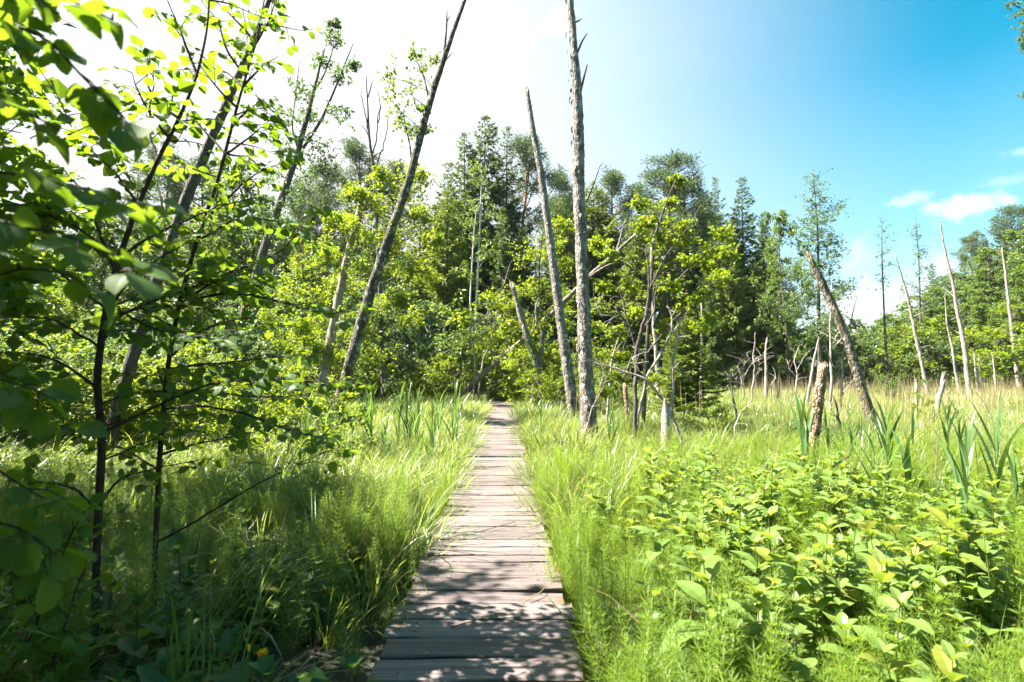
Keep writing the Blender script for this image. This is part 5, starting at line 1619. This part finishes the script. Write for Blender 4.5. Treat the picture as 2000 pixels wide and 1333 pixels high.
def lobed_leaf(mb, base, d, L, wmax):
    """pinnate thistle-like leaf"""
    d = unit(d); s_ = unit(np.cross([0, 0, 1.0], d)); nn = np.cross(d, s_)
    m_ = 22
    u = np.linspace(0, 1, m_)
    wv = wmax * np.sin(np.pi * np.clip(u * 0.92 + 0.06, 0, 1)) ** 0.8 * (0.45 + 0.55 * np.abs(np.sin(u * math.pi * 5.0)))
    mid = base + d * (L * u)[:, None] + nn * (0.10 * L * np.sin(u * 2.6))[:, None]
    sw = d * (L * 0.06)
    A = mid + s_ * wv[:, None] + sw + nn * (wv * 0.15)[:, None]
    B = mid - s_ * wv[:, None] + sw + nn * (wv * 0.15)[:, None]
    V = np.concatenate([mid, A, B])
    k = np.arange(m_ - 1)
    mb.add(V, np.concatenate([np.stack([k, k + 1, m_ + k + 1, m_ + k], -1), np.stack([k + 1, k, 2 * m_ + k, 2 * m_ + k + 1], -1)]), rng.uniform())


def lower(px_, py_, Y):
    return W(px_, py_, Y)


# hawkbit: lobed leaves, stem, yellow flower
c = lower(513, 1278, 2.0)
g = float(gz(c[0], c[1]))
e = thing('yellow_flower', 'yellow ragged flower head blooming in the dark left foreground', 'flower', (c[0], c[1], g))
mb = MB(); tube(mb, np.array([[0.03, 0, 0], [0.02, 0, (c[2] - g) * 0.6], [0, 0, c[2] - g]]), [0.003, 0.002], 5); link('stem', mb.mesh('stem', M['stem']), e)
mb = MB()
n = 60
a = rng.uniform(0, 6.28, n); el = rng.uniform(0.05, 1.1, n)
D = np.stack([np.cos(a) * np.cos(el), np.sin(a) * np.cos(el), np.sin(el)], 1)
cards(mb, np.repeat([[0, 0, c[2] - g]], n, 0), D, np.stack([-np.cos(a) * np.sin(el), -np.sin(a) * np.sin(el), np.cos(el)], 1), rng.uniform(0.016, 0.026, n), 0.3, 0.0)
link('petals', mb.mesh('petals', M['yellow']), e)
c2 = lower(486, 1270, 2.25)
g2 = float(gz(c2[0], c2[1]))
e = thing('flower_bud', 'small closed orange bud left of the yellow flower', 'flower bud', (c2[0], c2[1], g2))
mb = MB(); tube(mb, np.array([[0.02, 0, 0], [0.01, 0, 0.2], [0, 0, c2[2] - g2]]), [0.0025, 0.0018], 5); link('stem', mb.mesh('stem', M['stem']), e)
mb = MB(); tube(mb, np.array([[0, 0, 0], [0, 0, 0.008], [0, 0, 0.02], [0, 0, 0.026]]) + [0, 0, c2[2] - g2 - 0.004], [0.003, 0.006, 0.005, 0.002], 8); link('bud', mb.mesh('bud', M['yellow']), e)

mb = MB()
c = lower(425, 1345, 2.1)
g = float(gz(c[0], c[1]))
for a, L, up in ((1.45, 0.26, 0.55), (0.3, 0.24, 0.25), (2.4, 0.22, 0.3), (-0.6, 0.2, 0.15), (3.4, 0.24, 0.25), (0.9, 0.2, 0.4), (4.4, 0.2, 0.2)):
    L *= 0.85
    lobed_leaf(mb, np.array([0, 0, c[2] - g - 0.12]), np.array([math.cos(a), math.sin(a), up]), L, L * 0.33)
tube(mb, np.array([[0, 0, -0.02], [0, 0, c[2] - g - 0.1]]), [0.006, 0.005], 5)
o = link('thistle_leaves', mb.mesh('thistle_leaves', M['nettle']))
o.location = (c[0], c[1], g)
tag(o, 'rosette of deeply lobed leaves below the yellow flower', 'thistle')

c = lower(612, 1252, 2.3)
g = float(gz(c[0], c[1]))
e = thing('water_avens', 'slim plant with drooping dusky pink buds beside the dark pool', 'flower', (c[0], c[1], g))
mb = MB(); tube(mb, np.array([[-0.01, 0, 0], [0, 0, 0.25], [0.005, 0, c[2] - g]]), [0.003, 0.0018], 5)
for dx, dz in ((0.012, -0.03), (-0.02, -0.05), (0.02, 0.01)):
    tube(mb, np.array([[0.002, 0, c[2] - g - 0.06], [dx * 0.7, 0, c[2] - g + dz + 0.03], [dx, 0, c[2] - g + dz]]), [0.0012, 0.001], 4)
link('stem', mb.mesh('stem', M['rot']), e)
for dx, dz in ((0.012, -0.03), (-0.02, -0.05), (0.02, 0.01)):
    mb = MB(); tube(mb, np.array([[dx, 0, 0], [dx, 0, -0.008], [dx, 0, -0.016], [dx, 0, -0.022]]) + [0, 0, c[2] - g + dz + 0.006], [0.003, 0.008, 0.007, 0.003], 8)
    link('bud', mb.mesh('bud', M['pinkbud']), e)
c = lower(600, 1325, 2.15)
g = float(gz(c[0], c[1]))
e = thing('trefoil_plant', 'lime green three-leaved plant at the lower photo edge beside the pool', 'plant', (c[0], c[1], g))
mb = MB(); tube(mb, np.array([[0, 0, 0], [0, 0, c[2] - g]]), [0.003, 0.002], 5); link('stem', mb.mesh('stem', M['stem']), e)
mb = MB()
aa = np.array([0.4, 2.7, -1.5, 1.6])
leaves(mb, np.repeat([[0, 0, c[2] - g]], 4, 0), np.stack([np.cos(aa), np.sin(aa), np.full(4, 0.25)], 1), np.repeat([[0, 0, 1.0]], 4, 0), np.array([0.075, 0.07, 0.07, 0.06]), OV_EGG, 0.5, 0.25)
link('foliage', mb.mesh('foliage', M['lime']), e)
for px_, py_, Y, lb in ((570, 1290, 2.3, 'dark broad-leaved plant right of the yellow flower'), (640, 1310, 2.25, 'dark broad-leaved plant at the pool edge below the pink buds')):
    c = lower(px_, py_, Y); g = float(gz(c[0], c[1]))
    place(NETTLE[rng.integers(3)], 'leafy_plant', lb, 'plant', (c[0], c[1], g), rng.uniform(0, 6), max(0.4, (c[2] - g) / 0.55))

# crumbs of dead leaf caught on the boards
mb = MB()
n = 170
yy = rng.uniform(2.0, 14, n)
sd = rng.choice([-1.0, 1.0], n) * (0.5 - np.abs(rng.normal(size=n)) * 0.16)
a = rng.uniform(0, 6.28, n)
cards(mb, np.stack([path_x(yy) + sd, yy, np.full(n, 0.012)], 1), np.stack([np.cos(a), np.sin(a), np.full(n, 0.1)], 1), unit(rng.normal(size=(n, 3)) * 0.3 + [0, 0, 1.0]), rng.uniform(0.012, 0.04, n), 0.5, 0.06)
tag(link('leaf_litter', mb.mesh('leaf_litter', M['dry'])), 'dry crumbs of leaf and straw caught along the board ends', 'litter', kind='stuff')

# grass stalks fallen on the boards
litter = [((905, 1048), (1010, 1022), (985, 1018), 'bent green stalk lying across the middle boards'), ((880, 1225), (960, 1210), (1015, 1200), 'straight grass stalk lying on the lower boards'),
          ((1020, 1178), (1060, 1160), (1065, 1145), 'curled pale straw near the right end of the boards'), ((1070, 1165), (1110, 1220), (1148, 1290), 'long grass stalk lying along the right edge of the boards'),
          ((860, 1035), (950, 1050), (890, 1045), 'thin grass stalk beside the bent green one'), ((855, 955), (900, 965), (925, 975), 'short green stalk on the far left of the sunlit boards')]
for i, (a, b, c, lb) in enumerate(litter):
    pts = []
    for q in (a, b, c):
        d = W(q[0], q[1], 1.0) - CAM
        pts.append(CAM + d * ((0.012 - CAM[2]) / d[2]))
    pts = np.array(pts); pts[1, 2] += 0.02
    P, r = resample(pts, [0.004, 0.003, 0.0015], 0.03)
    mb = MB()
    o0 = P[0].copy()
    tube(mb, P - o0, r, 5)
    o = link('grass_stalk', mb.mesh('grass_stalk', M['dry' if 'pale' in lb else 'reed']))
    o.location = o0
    tag(o, lb, 'grass stalk')

# light summer haze over the marsh
hm = bpy.data.materials.new('haze')
hm.use_nodes = True
t_ = NT(hm.node_tree)
pv_ = t_.n('ShaderNodeVolumePrincipled', {'Color': (0.92, 0.96, 1.0, 1), 'Density': 0.00012, 'Anisotropy': 0.2})
ov_ = t_.n('ShaderNodeOutputMaterial')
t_.t.links.new(pv_.outputs[0], ov_.inputs['Volume'])
mb = MB()
hv_ = np.array([[x, y, z] for x in (-420, 420) for y in (-60, 520) for z in (-3.0, 40.0)], float)
mb.add(hv_, np.array([[0, 1, 3, 2], [4, 6, 7, 5], [0, 4, 5, 1], [2, 3, 7, 6], [0, 2, 6, 4], [1, 5, 7, 3]]))
tag(link('haze', mb.mesh('haze', hm)), 'light summer haze in the air over the marsh', 'haze', kind='stuff')

print('objects', len(bpy.data.objects), 'polys', sum(len(m.polygons) for m in bpy.data.meshes))
